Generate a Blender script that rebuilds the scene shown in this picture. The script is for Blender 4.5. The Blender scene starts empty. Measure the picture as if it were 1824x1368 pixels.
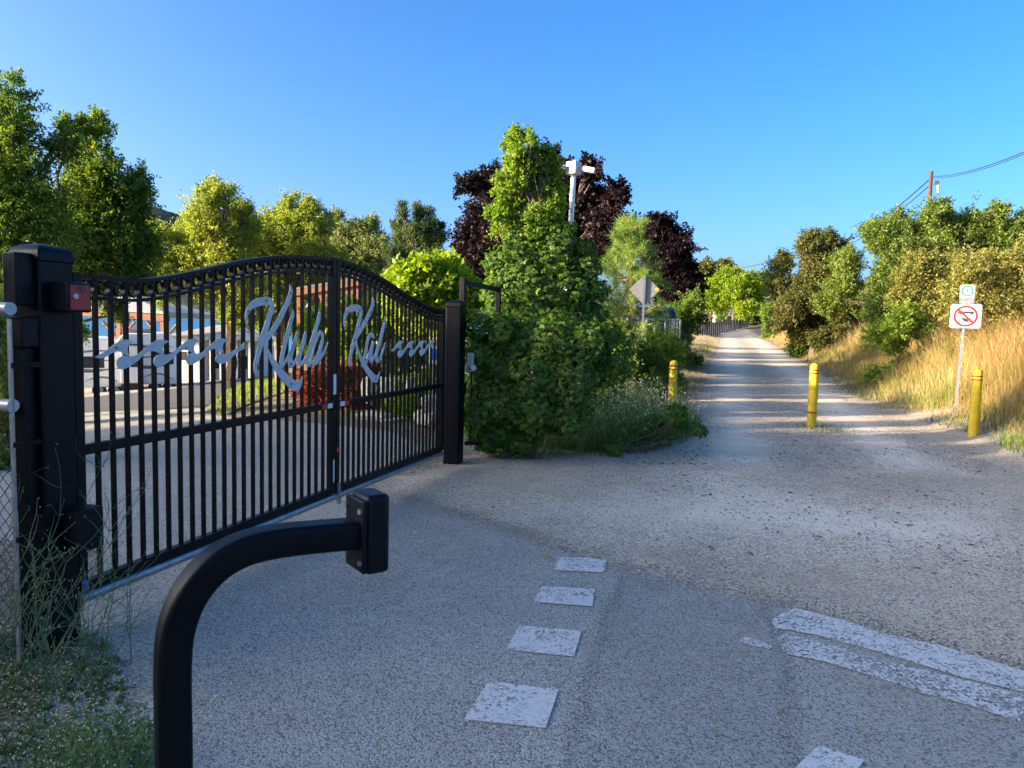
import bpy, bmesh, math, random
import numpy as np
from mathutils import Vector, Matrix
rng = np.random.default_rng(7)
random.seed(7)
C = bpy.context.scene
COL = C.collection
R = math.radians

# ---------------------------------------------------------------- camera
F = 1327.0                       # focal length in photo pixels (1824 wide)
PITCH, ROLL = math.atan(107 / F), R(1.4)
EYE = Vector((0, 0, 1.5))
fwd = Vector((0, math.cos(PITCH), -math.sin(PITCH)))
up0 = Vector((0, math.sin(PITCH), math.cos(PITCH)))
rt0 = Vector((1, 0, 0))
rt = rt0 * math.cos(ROLL) + up0 * math.sin(ROLL)
up = up0 * math.cos(ROLL) - rt0 * math.sin(ROLL)
cd = bpy.data.cameras.new('camera'); cam = bpy.data.objects.new('camera', cd); COL.objects.link(cam)
cd.sensor_width = 36; cd.lens = 36 * F / 1824; cd.clip_start = .05; cd.clip_end = 20000
cam.matrix_world = Matrix(((rt.x, up.x, -fwd.x, EYE.x), (rt.y, up.y, -fwd.y, EYE.y), (rt.z, up.z, -fwd.z, EYE.z), (0, 0, 0, 1)))
C.camera = cam

# ---------------------------------------------------------------- sky, sun, exposure
SUN_EL, SUN_AZ = R(14.0), R(-105.0)        # azimuth clockwise from +Y: the sun stands to the left
w = bpy.data.worlds.new('World'); C.world = w; w.use_nodes = True
nt = w.node_tree; nt.nodes.clear()
sky = nt.nodes.new('ShaderNodeTexSky'); sky.sky_type = 'NISHITA'; sky.sun_disc = False
sky.sun_elevation = SUN_EL; sky.sun_rotation = SUN_AZ
sky.air_density = 0.68; sky.dust_density = 10; sky.ozone_density = 2.5; sky.altitude = 1200
bg = nt.nodes.new('ShaderNodeBackground'); bg.inputs['Strength'].default_value = 0.13
wo = nt.nodes.new('ShaderNodeOutputWorld')
hs = nt.nodes.new('ShaderNodeHueSaturation'); hs.inputs['Hue'].default_value = .501; hs.inputs['Saturation'].default_value = 1.30; hs.inputs['Value'].default_value = 1.0
nt.links.new(sky.outputs[0], hs.inputs['Color']); nt.links.new(hs.outputs[0], bg.inputs[0]); nt.links.new(bg.outputs[0], wo.inputs[0])
ld = bpy.data.lights.new('sun', 'SUN'); ld.energy = 4.6; ld.angle = R(1.0); ld.color = (1, .80, .55)
sun = bpy.data.objects.new('sun', ld); COL.objects.link(sun)
sdir = Vector((math.sin(SUN_AZ) * math.cos(SUN_EL), math.cos(SUN_AZ) * math.cos(SUN_EL), math.sin(SUN_EL)))
sun.rotation_euler = sdir.to_track_quat('Z', 'Y').to_euler()
C.view_settings.view_transform = 'Standard'; C.view_settings.look = 'None'
C.view_settings.exposure = 1.95; C.view_settings.gamma = 1
C.render.engine = 'CYCLES'
cy = C.cycles
cy.max_bounces = 6; cy.diffuse_bounces = 3; cy.glossy_bounces = 3; cy.transmission_bounces = 4; cy.transparent_max_bounces = 12
cy.caustics_reflective = False; cy.caustics_refractive = False; cy.use_denoising = True

# ---------------------------------------------------------------- ground shape
def smooth(t):
    t = np.clip(t, 0, 1); return t * t * (3 - 2 * t)
def trail_d(X, Y):               # metres to the left of the trail's centre line
    return (.285 * Y + 1.2 - X) * .9617
def zg(X, Y):
    X = np.asarray(X, float); Y = np.asarray(Y, float)
    d = trail_d(X, Y)
    s = np.maximum(0, d - 5.5)
    z = -.1 * (np.sqrt(s * s + 4) - 2)
    z = np.maximum(z, -9)
    rise = np.interp(Y, [0, 14, 17, 21, 27, 33, 45, 66, 90, 5000], [0, 0, .06, .2, .33, .42, .58, .85, 2.0, 2.0])
    z = z + rise * np.clip(1 - (d - 5) / 14, 0, 1)
    e = -d - 1.8
    fade = smooth((Y - 4) / 5)
    b = .95 * smooth(e / 3.4) + np.minimum(.05 * np.maximum(0, e - 3.0), 8)
    return z + b * fade
def ray(px, py):
    return fwd * F + rt * (px - 912) - up * (py - 684)
def PT(px, py, Y):               # the point seen at a photo pixel, Y metres ahead
    d = ray(px, py); return EYE + d * (Y / d.y)
def G(px, py, h=0.0):            # the ground point seen at a photo pixel
    d = ray(px, py); t = 1.0 / d.y; lo, hi = .5, 400.0
    f = lambda Y: (EYE + d * (Y / d.y)).z - float(zg((EYE + d * (Y / d.y)).x, Y)) - h
    Y = lo; prev = lo
    while Y < hi:
        if f(Y) < 0: break
        prev = Y; Y *= 1.03
    a, b = prev, Y
    for _ in range(40):
        m = (a + b) / 2
        if f(m) > 0: a = m
        else: b = m
    p = EYE + d * (a / d.y); return p
def W(px, Y): return px / F * Y  # pixels to metres at a distance

# ---------------------------------------------------------------- helpers
def tag(o, label=None, cat=None, group=None, kind=None):
    if label: o['label'] = label
    if cat: o['category'] = cat
    if group: o['group'] = group
    if kind: o['kind'] = kind
    return o
def empty(name, loc, label, cat, group=None):
    o = bpy.data.objects.new(name, None); COL.objects.link(o); o.location = loc; o.empty_display_size = .2
    return tag(o, label, cat, group)
def worldloc(o):
    v = Vector((0, 0, 0))
    while o is not None: v = v + o.location; o = o.parent
    return v
def link(name, me, mat, parent=None):
    if mat: me.materials.append(mat)
    o = bpy.data.objects.new(name, me); COL.objects.link(o)
    if parent: o.parent = parent
    return o
class MB:
    def __init__(s): s.v = []; s.f = []
    def add(s, vs, fs):
        b = len(s.v); s.v += [Vector(v) for v in vs]; s.f += [tuple(i + b for i in f) for f in fs]; return s
    def box(s, c, size, ax=None):                    # ax: three axis vectors
        c = Vector(c); X, Y, Z = ax if ax else (Vector((1, 0, 0)), Vector((0, 1, 0)), Vector((0, 0, 1)))
        hx, hy, hz = [q / 2 for q in size]
        vs = [c + X * (i * hx) + Y * (j * hy) + Z * (k * hz) for k in (-1, 1) for j in (-1, 1) for i in (-1, 1)]
        return s.add(vs, [(0, 2, 3, 1), (4, 5, 7, 6), (0, 1, 5, 4), (2, 6, 7, 3), (0, 4, 6, 2), (1, 3, 7, 5)])
    def prism(s, poly, ext):                         # planar polygon pushed along ext
        ext = Vector(ext); n = len(poly); p = [Vector(q) for q in poly]
        return s.add(p + [q + ext for q in p], [tuple(range(n))[::-1], tuple(range(n, 2 * n))] + [(i, (i + 1) % n, n + (i + 1) % n, n + i) for i in range(n)])
    def tube(s, pts, rad, n=8, cap=True, flat=None):
        pts = [Vector(p) for p in pts]; m = len(pts)
        if not hasattr(rad, '__len__'): rad = [rad] * m
        vs = []; a = None
        for i, p in enumerate(pts):
            t = (pts[min(i + 1, m - 1)] - pts[max(i - 1, 0)]).normalized()
            if a is None:
                a = t.orthogonal().normalized() if flat is None else (Vector(flat) - t * t.dot(Vector(flat))).normalized()
            else: a = (a - t * a.dot(t)).normalized()
            b = t.cross(a)
            for k in range(n):
                q = 2 * math.pi * (k + (.5 if n == 4 else 0)) / n
                vs.append(p + (a * math.cos(q) + b * math.sin(q)) * rad[i])
        fs = [(i * n + k, i * n + (k + 1) % n, (i + 1) * n + (k + 1) % n, (i + 1) * n + k) for i in range(m - 1) for k in range(n)]
        if cap: fs += [tuple(range(n))[::-1], tuple(range((m - 1) * n, m * n))]
        return s.add(vs, fs)
    def lathe(s, base, prof, n=24):
        base = Vector(base); vs = []
        for r, z in prof:
            for k in range(n):
                q = 2 * math.pi * k / n; vs.append(base + Vector((r * math.cos(q), r * math.sin(q), z)))
        m = len(prof)
        fs = [(i * n + k, i * n + (k + 1) % n, (i + 1) * n + (k + 1) % n, (i + 1) * n + k) for i in range(m - 1) for k in range(n)]
        fs += [tuple(range(n))[::-1], tuple(range((m - 1) * n, m * n))]
        return s.add(vs, fs)
    def build(s, name, mat, parent=None, bevel=0, sm=False, origin=None):
        off = worldloc(parent) if parent else (Vector(origin) if origin is not None else Vector((0, 0, 0)))
        me = bpy.data.meshes.new(name); me.from_pydata([tuple(v - off) for v in s.v], [], s.f); me.update()
        bm = bmesh.new(); bm.from_mesh(me); bmesh.ops.recalc_face_normals(bm, faces=bm.faces[:]); bm.to_mesh(me); bm.free()
        if sm:
            me.polygons.foreach_set('use_smooth', [True] * len(me.polygons))
            me.set_sharp_from_angle(angle=R(40))
        o = link(name, me, mat, parent)
        if origin is not None and not parent: o.location = origin
        if bevel:
            b = o.modifiers.new('bevel', 'BEVEL'); b.width = bevel; b.segments = 3; b.limit_method = 'ANGLE'; b.angle_limit = R(35)
            me.polygons.foreach_set('use_smooth', [True] * len(me.polygons)); me.set_sharp_from_angle(angle=R(50))
        return o
def cloud(name, V, quads, mat, parent=None, var=None, kind=None):
    """many small pieces: V (n,k,3), quads = list of 4-tuples of local indices"""
    n, k, _ = V.shape
    off = worldloc(parent) if parent else Vector((0, 0, 0))
    V = V - np.array(off)
    me = bpy.data.meshes.new(name)
    me.vertices.add(n * k); me.vertices.foreach_set('co', V.reshape(-1).astype(np.float32))
    q = np.array(quads); m = len(q)
    idx = (np.arange(n)[:, None, None] * k + q[None]).reshape(-1)
    me.loops.add(n * m * 4); me.loops.foreach_set('vertex_index', idx.astype(np.int32))
    me.polygons.add(n * m); me.polygons.foreach_set('loop_start', (np.arange(n * m) * 4).astype(np.int32))
    me.update(calc_edges=True)
    if var is None: var = rng.random(n)
    a = me.attributes.new('var', 'FLOAT', 'POINT'); a.data.foreach_set('value', np.repeat(var, k).astype(np.float32))
    return link(name, me, mat, parent)
def unit(a): return a / np.maximum(1e-9, np.linalg.norm(a, axis=-1, keepdims=True))
def leaves(name, P, A, N, L, Wd, mat, parent=None, var=None, fold=.12):
    n = len(P); A = unit(A); S = unit(np.cross(A, N)); N = np.cross(S, A)
    L = np.broadcast_to(L, (n,))[:, None]; Wd = np.broadcast_to(Wd, (n,))[:, None]
    V = np.empty((n, 4, 3))
    V[:, 0] = P; V[:, 1] = P + A * L * .42 + S * Wd * .5 + N * L * fold
    V[:, 2] = P + A * L - N * L * fold * .8; V[:, 3] = P + A * L * .42 - S * Wd * .5 + N * L * fold
    return cloud(name, V, [(0, 1, 2, 3)], mat, parent, var)
def blades(name, P, H, Wd, lean, mat, parent=None, var=None, az=None):
    """grass blades bending over: two quads each"""
    n = len(P); H = np.broadcast_to(H, (n,)); Wd = np.broadcast_to(Wd, (n,)); lean = np.broadcast_to(lean, (n,))
    if az is None: az = rng.random(n) * 2 * np.pi
    D = np.stack([np.cos(az), np.sin(az), np.zeros(n)], 1)
    q = rng.random(n) * 2 * np.pi; S = np.stack([np.cos(q), np.sin(q), np.zeros(n)], 1)
    V = np.empty((n, 6, 3)); Z = np.array([0, 0, 1.])
    h = H[:, None]; l = lean[:, None]; wd = Wd[:, None] / 2
    mid = P + Z * h * .55 + D * h * l * .3; tip = P + Z * h * (1 - .25 * l) + D * h * l
    V[:, 0] = P - S * wd; V[:, 1] = P + S * wd; V[:, 2] = mid + S * wd * .8; V[:, 3] = mid - S * wd * .8
    V[:, 4] = tip + S * wd * .12; V[:, 5] = tip - S * wd * .12
    return cloud(name, V, [(0, 1, 2, 3), (3, 2, 4, 5)], mat, parent, var)

# ---------------------------------------------------------------- materials
def nmat(name):
    m = bpy.data.materials.new(name); m.use_nodes = True; t = m.node_tree; t.nodes.clear()
    out = t.nodes.new('ShaderNodeOutputMaterial'); return m, t, out
def N(t, typ, **kw):
    n = t.nodes.new(typ)
    for k, v in kw.items():
        if k in n.inputs: n.inputs[k].default_value = v
        else: setattr(n, k, v)
    return n
def ramp(t, stops, fac):
    r = t.nodes.new('ShaderNodeValToRGB'); el = r.color_ramp.elements
    while len(el) < len(stops): el.new(.5)
    for e, (p, c) in zip(el, stops): e.position = p; e.color = (*c, 1) if len(c) == 3 else c
    t.links.new(fac, r.inputs[0]); return r.outputs[0]
def noise(t, scale, detail=4, rough=.6, co=None, dist=0):
    n = N(t, 'ShaderNodeTexNoise'); n.inputs['Scale'].default_value = scale; n.inputs['Detail'].default_value = detail
    n.inputs['Roughness'].default_value = rough; n.inputs['Distortion'].default_value = dist
    if co is None: co = N(t, 'ShaderNodeTexCoord').outputs['Object']
    t.links.new(co, n.inputs['Vector']); return n.outputs['Fac']
def mathn(t, op, a, b=None):
    n = N(t, 'ShaderNodeMath', operation=op)
    for i, x in enumerate((a, b)):
        if x is None: continue
        if isinstance(x, (int, float)): n.inputs[i].default_value = x
        else: t.links.new(x, n.inputs[i])
    return n.outputs[0]
def mixc(t, f, a, b, mode='MIX'):
    n = N(t, 'ShaderNodeMix', data_type='RGBA', blend_type=mode)
    for s, x in ((0, f), (6, a), (7, b)):
        if isinstance(x, (int, float)): n.inputs[s].default_value = x
        elif isinstance(x, tuple): n.inputs[s].default_value = (*x, 1)
        else: t.links.new(x, n.inputs[s])
    return n.outputs[2]
def paint(name, col, rough=.5, metal=0, var=.25, scale=6, bump=.0, bscale=60, spec=.5, dirt=None):
    m, t, out = nmat(name); p = N(t, 'ShaderNodeBsdfPrincipled')
    f = noise(t, scale, 5)
    c0 = tuple(max(0, c * (1 - var)) for c in col); c1 = tuple(min(1, c * (1 + var)) for c in col)
    c = ramp(t, [(.3, c0), (.7, c1)], f)
    if dirt:
        g = noise(t, scale * 4, 6, .7)
        c = mixc(t, ramp(t, [(.52, (0, 0, 0)), (.72, (.8, .8, .8))], g), c, dirt)
    t.links.new(c, p.inputs['Base Color'])
    r2 = mathn(t, 'ADD', mathn(t, 'MULTIPLY', noise(t, scale * 3, 4), .25), rough - .12)
    t.links.new(r2, p.inputs['Roughness'])
    p.inputs['Metallic'].default_value = metal; p.inputs['Specular IOR Level'].default_value = spec
    if bump:
        b = N(t, 'ShaderNodeBump'); b.inputs['Strength'].default_value = bump; b.inputs['Distance'].default_value = .01
        t.links.new(noise(t, bscale, 5), b.inputs['Height']); t.links.new(b.outputs[0], p.inputs['Normal'])
    t.links.new(p.outputs[0], out.inputs[0]); return m
def leafmat(name, stops, trans=.45, gloss=.06):
    m, t, out = nmat(name); a = N(t, 'ShaderNodeAttribute', attribute_name='var')
    c = ramp(t, stops, a.outputs['Fac'])
    d = N(t, 'ShaderNodeBsdfDiffuse'); tr = N(t, 'ShaderNodeBsdfTranslucent'); g = N(t, 'ShaderNodeBsdfGlossy'); g.inputs['Roughness'].default_value = .5
    hs = N(t, 'ShaderNodeHueSaturation'); hs.inputs['Saturation'].default_value = 1.15; hs.inputs['Value'].default_value = 1.5
    t.links.new(c, hs.inputs['Color']); t.links.new(c, d.inputs[0]); t.links.new(hs.outputs[0], tr.inputs[0])
    m1 = N(t, 'ShaderNodeMixShader'); m1.inputs[0].default_value = trans; t.links.new(d.outputs[0], m1.inputs[1]); t.links.new(tr.outputs[0], m1.inputs[2])
    m2 = N(t, 'ShaderNodeMixShader'); m2.inputs[0].default_value = min(gloss, .02); t.links.new(m1.outputs[0], m2.inputs[1]); t.links.new(g.outputs[0], m2.inputs[2])
    t.links.new(m2.outputs[0], out.inputs[0]); return m
def speckled(name, base, dark, light, scale, edge=None, patch=None, bump=.5, amount=.5, edge_rag=.25, rough=.9, tint=None):
    """stony surface: base tone, cells of darker and lighter chips, large patches, optional ragged edge from the 'sd' attribute"""
    m, t, out = nmat(name); p = N(t, 'ShaderNodeBsdfPrincipled'); p.inputs['Roughness'].default_value = rough; p.inputs['Specular IOR Level'].default_value = .25
    co = N(t, 'ShaderNodeTexCoord').outputs['Object']
    v = N(t, 'ShaderNodeTexVoronoi'); v.inputs['Scale'].default_value = scale; t.links.new(co, v.inputs['Vector'])
    sp = N(t, 'ShaderNodeSeparateColor'); t.links.new(v.outputs['Color'], sp.inputs[0])
    chips = ramp(t, [(.0, dark), (.16, dark), (.3, base), (.7, base), (.88, light), (1, light)], sp.outputs[0])
    c = mixc(t, amount, base, chips)
    v2 = N(t, 'ShaderNodeTexVoronoi'); v2.inputs['Scale'].default_value = scale * .55; t.links.new(co, v2.inputs['Vector'])
    sp2 = N(t, 'ShaderNodeSeparateColor'); t.links.new(v2.outputs['Color'], sp2.inputs[0])
    dots = mathn(t, 'MULTIPLY', mathn(t, 'LESS_THAN', v2.outputs['Distance'], .28), mathn(t, 'GREATER_THAN', sp2.outputs[1], .80))
    c = mixc(t, mathn(t, 'MULTIPLY', dots, .75 * amount), c, dark)
    big = noise(t, .55, 5, .6, co); mid = noise(t, 3.1, 6, .65, co); fine = noise(t, 40, 3, .6, co)
    tone = mathn(t, 'ADD', mathn(t, 'ADD', mathn(t, 'MULTIPLY', big, .5), mathn(t, 'MULTIPLY', mid, .4)), mathn(t, 'MULTIPLY', fine, .3))
    c = mixc(t, 1.0, c, ramp(t, [(.35, (.74, .74, .74)), (.85, (1.2, 1.2, 1.2))], tone), 'MULTIPLY')
    if tint: c = mixc(t, ramp(t, [(.48, (0, 0, 0)), (.62, (.75, .75, .75))], noise(t, .9, 6, .7, co)), c, tint)
    t.links.new(c, p.inputs['Base Color'])
    b = N(t, 'ShaderNodeBump'); b.inputs['Strength'].default_value = bump; b.inputs['Distance'].default_value = .012
    h = mathn(t, 'ADD', mathn(t, 'MULTIPLY', sp.outputs[1], .5), mathn(t, 'ADD', mathn(t, 'MULTIPLY', v.outputs['Distance'], -.6), fine))
    t.links.new(h, b.inputs['Height']); t.links.new(b.outputs[0], p.inputs['Normal'])
    sh = p.outputs[0]
    if edge is not None:
        a = N(t, 'ShaderNodeAttribute', attribute_name='sd')
        rag = mathn(t, 'ADD', mathn(t, 'MULTIPLY', mathn(t, 'SUBTRACT', noise(t, 2.2, 6, .7, co), .5), edge_rag * 4), mathn(t, 'MULTIPLY', mathn(t, 'SUBTRACT', sp.outputs[2], .5), edge))
        k = mathn(t, 'GREATER_THAN', mathn(t, 'ADD', a.outputs['Fac'], rag), 0.0)
        tr = N(t, 'ShaderNodeBsdfTransparent'); mx = N(t, 'ShaderNodeMixShader')
        t.links.new(k, mx.inputs[0]); t.links.new(tr.outputs[0], mx.inputs[1]); t.links.new(sh, mx.inputs[2]); sh = mx.outputs[0]
    t.links.new(sh, out.inputs[0]); return m

M = {}
M['black'] = paint('black_metal', (.002, .003, .005), .4, 0, .3, 8, .05, 90, .16)
M['black_worn'] = paint('black_worn', (.003, .004, .006), .45, 0, .3, 9, .08, 70, .18, dirt=(.012, .011, .010))
M['plastic'] = paint('black_casing', (.003, .004, .007), .40, 0, .2, 20, .08, 400, .2)
M['galv'] = paint('galvanised', (.28, .30, .31), .45, .75, .25, 25, .05, 60)
M['plate'] = paint('brushed_plate', (.52, .52, .50), .55, .1, .12, 30, .03, 120)
M['alu'] = paint('aluminium', (.38, .39, .40), .45, .6, .15, 14)
M['red'] = paint('red_enamel', (.42, .010, .015), .4, 0, .2, 25)
M['redtape'] = paint('red_reflective', (.5, .02, .02), .35, 0, .2, 40)
M['whitetape'] = paint('white_reflective', (.72, .72, .74), .35, 0, .15, 40)
M['white'] = paint('white_gloss', (.84, .83, .80), .35, 0, .06, 2)
M['signwhite'] = paint('sign_white', (.58, .57, .53), .4, 0, .04, 8)
M['signred'] = paint('sign_red', (.62, .012, .022), .4, 0, .1, 8)
M['signblack'] = paint('sign_black', (.02, .02, .025), .5, 0, .1, 8)
M['teal'] = paint('sign_teal', (.004, .17, .14), .4, 0, .1, 8)
M['yellow'] = paint('yellow_paint', (.60, .42, .012), .5, 0, .2, 7, .06, 60, .4, dirt=(.30, .20, .03))
M['bandred'] = paint('band_red', (.22, .02, .02), .45, 0, .2, 30)
M['beige'] = paint('beige_casing', (.55, .52, .45), .4, 0, .08, 10)
M['timber'] = paint('red_timber', (.30, .12, .055), .7, 0, .35, 12, .2, 40)
M['timber_grey'] = paint('weathered_timber', (.26, .20, .15), .8, 0, .35, 12, .2, 40)
M['shingle'] = paint('pale_shingle', (.42, .39, .35), .9, 0, .2, 14, .3, 30)
M['metalroof'] = paint('grey_metal_roof', (.22, .22, .22), .55, .2, .15, 6)
M['siding'] = paint('white_siding', (.80, .77, .71), .7, 0, .1, 3)
M['glass'] = paint('window_glass', (.03, .035, .04), .08, 0, .3, 3)
M['tan'] = paint('tan_decal', (.20, .17, .13), .5, 0, .3, 8)
M['rubber'] = paint('rubber', (.02, .02, .02), .8, 0, .2, 8)
M['carpaint'] = paint('grey_car_paint', (.02, .022, .026), .25, .2, .1, 4)
M['tail'] = paint('tail_lens', (.35, .01, .01), .2, 0, .1, 6)
M['orange'] = paint('orange_roof', (.62, .26, .10), .7, 0, .2, 6)
M['fence_dark'] = paint('dark_boards', (.015, .02, .028), .7, 0, .35, 8)
M['wood_pole'] = paint('creosote_pole', (.075, .045, .033), .85, 0, .3, 14, .3, 50)
M['wire'] = paint('black_wire', (.02, .02, .025), .6, 0, .1, 5)
M['bark'] = paint('bark', (.13, .095, .07), .95, 0, .5, 14, .8, 28)
M['bark_pale'] = paint('pale_bark', (.36, .29, .22), .95, 0, .35, 14, .6, 28)
M['bark_pine'] = paint('pine_bark', (.30, .17, .09), .95, 0, .35, 18, .6, 28)
M['rock'] = paint('pale_rock', (.42, .38, .32), .95, 0, .35, 5, .8, 12)
M['blue'] = paint('blue_plastic', (.01, .08, .45), .4, 0, .1, 8)
M['concrete'] = paint('concrete', (.36, .35, .33), .9, 0, .2, 6, .3, 40)
g = lambda a, b, c: [(0, a), (.5, b), (1, c)]
M['lf_dark'] = leafmat('leaf_dark', g((0.039, 0.0938, 0.025), (0.1094, 0.1875, 0.0344), (0.2656, 0.3125, 0.0469)), 0.45, 0.05)
M['lf_olive'] = leafmat('leaf_olive', g((0.1094, 0.1562, 0.0312), (0.25, 0.3125, 0.0548), (0.4375, 0.4531, 0.0938)), 0.45, 0.05)
M['lf_green'] = leafmat('leaf_green', g((0.0688, 0.1187, 0.025), (0.15, 0.2125, 0.04), (0.2625, 0.3125, 0.0688)), .42)
M['lf_grey'] = leafmat('leaf_grey', g((0.099, 0.1403, 0.0495), (0.231, 0.2805, 0.0908), (0.4125, 0.429, 0.165)), 0.4, 0.05)
M['lf_conif'] = leafmat('leaf_evergreen', g((0.0259, 0.0576, 0.023), (0.0648, 0.1152, 0.036), (0.1584, 0.1872, 0.0576)), 0.25, 0.05)
M['lf_purple'] = leafmat('leaf_purple', g((0.006, 0.004, 0.007), (0.015, 0.009, 0.011), (0.05, 0.022, 0.02)), 0.25, 0.05)
M['lf_vine'] = leafmat('leaf_vine', g((0.045, 0.11, 0.02), (0.11, 0.2, 0.03), (0.25, 0.33, 0.048)), 0.4, 0.035)
M['lf_light'] = leafmat('leaf_light', g((0.0805, 0.161, 0.023), (0.184, 0.2875, 0.0403), (0.322, 0.391, 0.069)), 0.45, 0.04)
M['lf_yellow'] = leafmat('leaf_yellowgreen', g((0.092, 0.1725, 0.0138), (0.2185, 0.322, 0.023), (0.391, 0.46, 0.0517)), 0.5, 0.04)
M['lf_red'] = leafmat('leaf_red', g((0.06, 0.014, 0.01), (0.2, 0.045, 0.028), (0.36, 0.12, 0.07)), 0.4, 0.05)
M['lf_rust'] = leafmat('leaf_rust', g((0.05, 0.075, 0.02), (0.125, 0.15, 0.04), (0.24, 0.16, 0.06)), 0.4, 0.05)
M['lf_tan'] = leafmat('leaf_tan', g((0.102, 0.12, 0.0336), (0.228, 0.24, 0.06), (0.396, 0.336, 0.096)), 0.4, 0.05)
M['needle'] = leafmat('pine_needle', g((0.0805, 0.161, 0.0345), (0.1955, 0.299, 0.0633), (0.391, 0.46, 0.138)), 0.4, 0.05)
M['dry'] = leafmat('dry_grass', g((0.22, 0.14, 0.05), (0.37, 0.27, 0.095), (0.54, 0.45, 0.21)), .35, .04)
M['drypale'] = leafmat('dry_pale_grass', g((.24, .19, .10), (.40, .33, .19), (.60, .52, .34)), .35, .04)
M['rusty'] = leafmat('rusty_stem', g((.22, .09, .03), (.36, .17, .06), (.50, .30, .12)), .3, .04)
M['green_grass'] = leafmat('green_grass', g((.03, .065, .02), (.07, .12, .03), (.15, .19, .06)), .4)
M['weed'] = leafmat('weed', g((0.042, 0.09, 0.03), (0.096, 0.168, 0.0504), (0.228, 0.288, 0.108)), 0.4, 0.05)
M['seed'] = leafmat('seed_head', g((.25, .26, .18), (.45, .45, .34), (.65, .63, .5)), .3)
M['lawn'] = leafmat('lawn_blade', g((.08, .14, .02), (.16, .24, .03), (.27, .33, .06)), .45)
M['litter'] = leafmat('fallen_leaf', g((.30, .19, .05), (.5, .36, .08), (.6, .5, .15)), .2)
M['asphalt'] = speckled('asphalt', (.365, .35, .295), (.07, .066, .06), (.51, .49, .435), 125, edge=.12, edge_rag=.05, amount=.62, bump=.6)
M['patch'] = speckled('asphalt_patch', (.32, .31, .265), (.07, .066, .06), (.46, .445, .40), 130, edge=.10, edge_rag=.06, amount=.62, bump=.6)
M['drive'] = speckled('dark_shaded_asphalt', (.085, .088, .092), (.03, .03, .032), (.16, .16, .16), 60, edge=.1, edge_rag=.08, amount=.6)
M['signback'] = paint('sign_back', (.20, .21, .22), .6, .1, .12, 12)
M['gravel'] = speckled('gravel', (.55, .455, .325), (.17, .13, .095), (.66, .575, .45), 82, edge=.4, edge_rag=.04, amount=.75, bump=.9, tint=(.40, .325, .24))
M['track'] = speckled('dusty_track', (.74, .63, .465), (.46, .38, .28), (.79, .69, .54), 80, edge=.9, edge_rag=.16, amount=.35, bump=.5)
M['soil'] = speckled('soil', (.20, .16, .11), (.07, .055, .04), (.34, .29, .21), 35, amount=.7, bump=1.0, tint=(.13, .13, .06))

def lump(v, s, k):               # cheap smooth noise used for outlines
    return np.sin(v[..., 0] * s + k) * np.cos(v[..., 1] * s * 1.3 + k * 2) + .6 * np.sin(v[..., 2] * s * 1.7 + k * 3 + v[..., 0] * s)

# ---------------------------------------------------------------- setting: ground, road, path, lake, hills
def growth(a, b, step, k):
    out = [a]
    while out[-1] < b: out.append(out[-1] + step); step *= k
    return out
ys = np.array(sorted(set([-400, -150, -60, -25, -12] + [round(v, 3) for v in np.arange(-6, 18, .2)] + [round(v, 3) for v in np.arange(18, 50, .5)] + growth(50, 9000, .8, 1.12))))
xs = np.array(sorted(set([round(-v, 3) for v in growth(12, 9000, .5, 1.15)] + [round(v, 3) for v in np.arange(-12, 14, .2)] + growth(14, 9000, .35, 1.12))))
GX, GY = np.meshgrid(xs, ys)
BASE = zg(GX, GY)
jit = .02 * np.sin(GX * 1.7) * np.cos(GY * 1.3)
BASE = BASE + np.where(trail_d(GX, GY) < -2.6, jit * 2, 0)
def sheet(name, mat, sd=None, lift=0.0, kind='structure'):
    keep = np.ones(GX.shape, bool) if sd is None else sd > -1.2
    cells = keep[:-1, :-1] & keep[1:, :-1] & keep[:-1, 1:] & keep[1:, 1:]
    used = np.zeros(GX.shape, bool)
    used[:-1, :-1] |= cells; used[1:, :-1] |= cells; used[:-1, 1:] |= cells; used[1:, 1:] |= cells
    idx = -np.ones(GX.shape, int); idx[used] = np.arange(used.sum())
    co = np.stack([GX[used], GY[used], BASE[used] + lift], 1)
    f = np.stack([idx[:-1, :-1][cells], idx[:-1, 1:][cells], idx[1:, 1:][cells], idx[1:, :-1][cells]], 1)
    me = bpy.data.meshes.new(name); me.vertices.add(len(co)); me.vertices.foreach_set('co', co.reshape(-1).astype(np.float32))
    me.loops.add(len(f) * 4); me.loops.foreach_set('vertex_index', f.reshape(-1).astype(np.int32))
    me.polygons.add(len(f)); me.polygons.foreach_set('loop_start', (np.arange(len(f)) * 4).astype(np.int32)); me.update(calc_edges=True)
    me.polygons.foreach_set('use_smooth', [True] * len(f))
    if sd is not None:
        a = me.attributes.new('sd', 'FLOAT', 'POINT'); a.data.foreach_set('value', sd[used].astype(np.float32))
    o = link(name, me, mat); o['kind'] = kind; return o
def polysd(poly):                # signed distance to a polygon, inside positive
    P = np.stack([GX, GY], -1); best = np.full(GX.shape, 1e9); inside = np.zeros(GX.shape, bool); n = len(poly)
    for i in range(n):
        a = np.array(poly[i]); b = np.array(poly[(i + 1) % n]); ab = b - a
        t = np.clip(((P - a) @ ab) / (ab @ ab), 0, 1)
        best = np.minimum(best, np.linalg.norm(P - a - t[..., None] * ab, axis=-1))
        c = ((a[1] > GY) != (b[1] > GY)) & (GX < (b[0] - a[0]) * (GY - a[1]) / (b[1] - a[1] + 1e-12) + a[0]); inside ^= c
    return np.where(inside, best, -best)
def gp(*pts): return [(G(*p).x, G(*p).y) for p in pts]
sheet('ground', M['soil'])
edge = gp((640, 868), (720, 882), (830, 905), (950, 945), (1100, 995), (1250, 1030), (1400, 1062), (1560, 1112), (1824, 1185), (2200, 1300))
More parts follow.
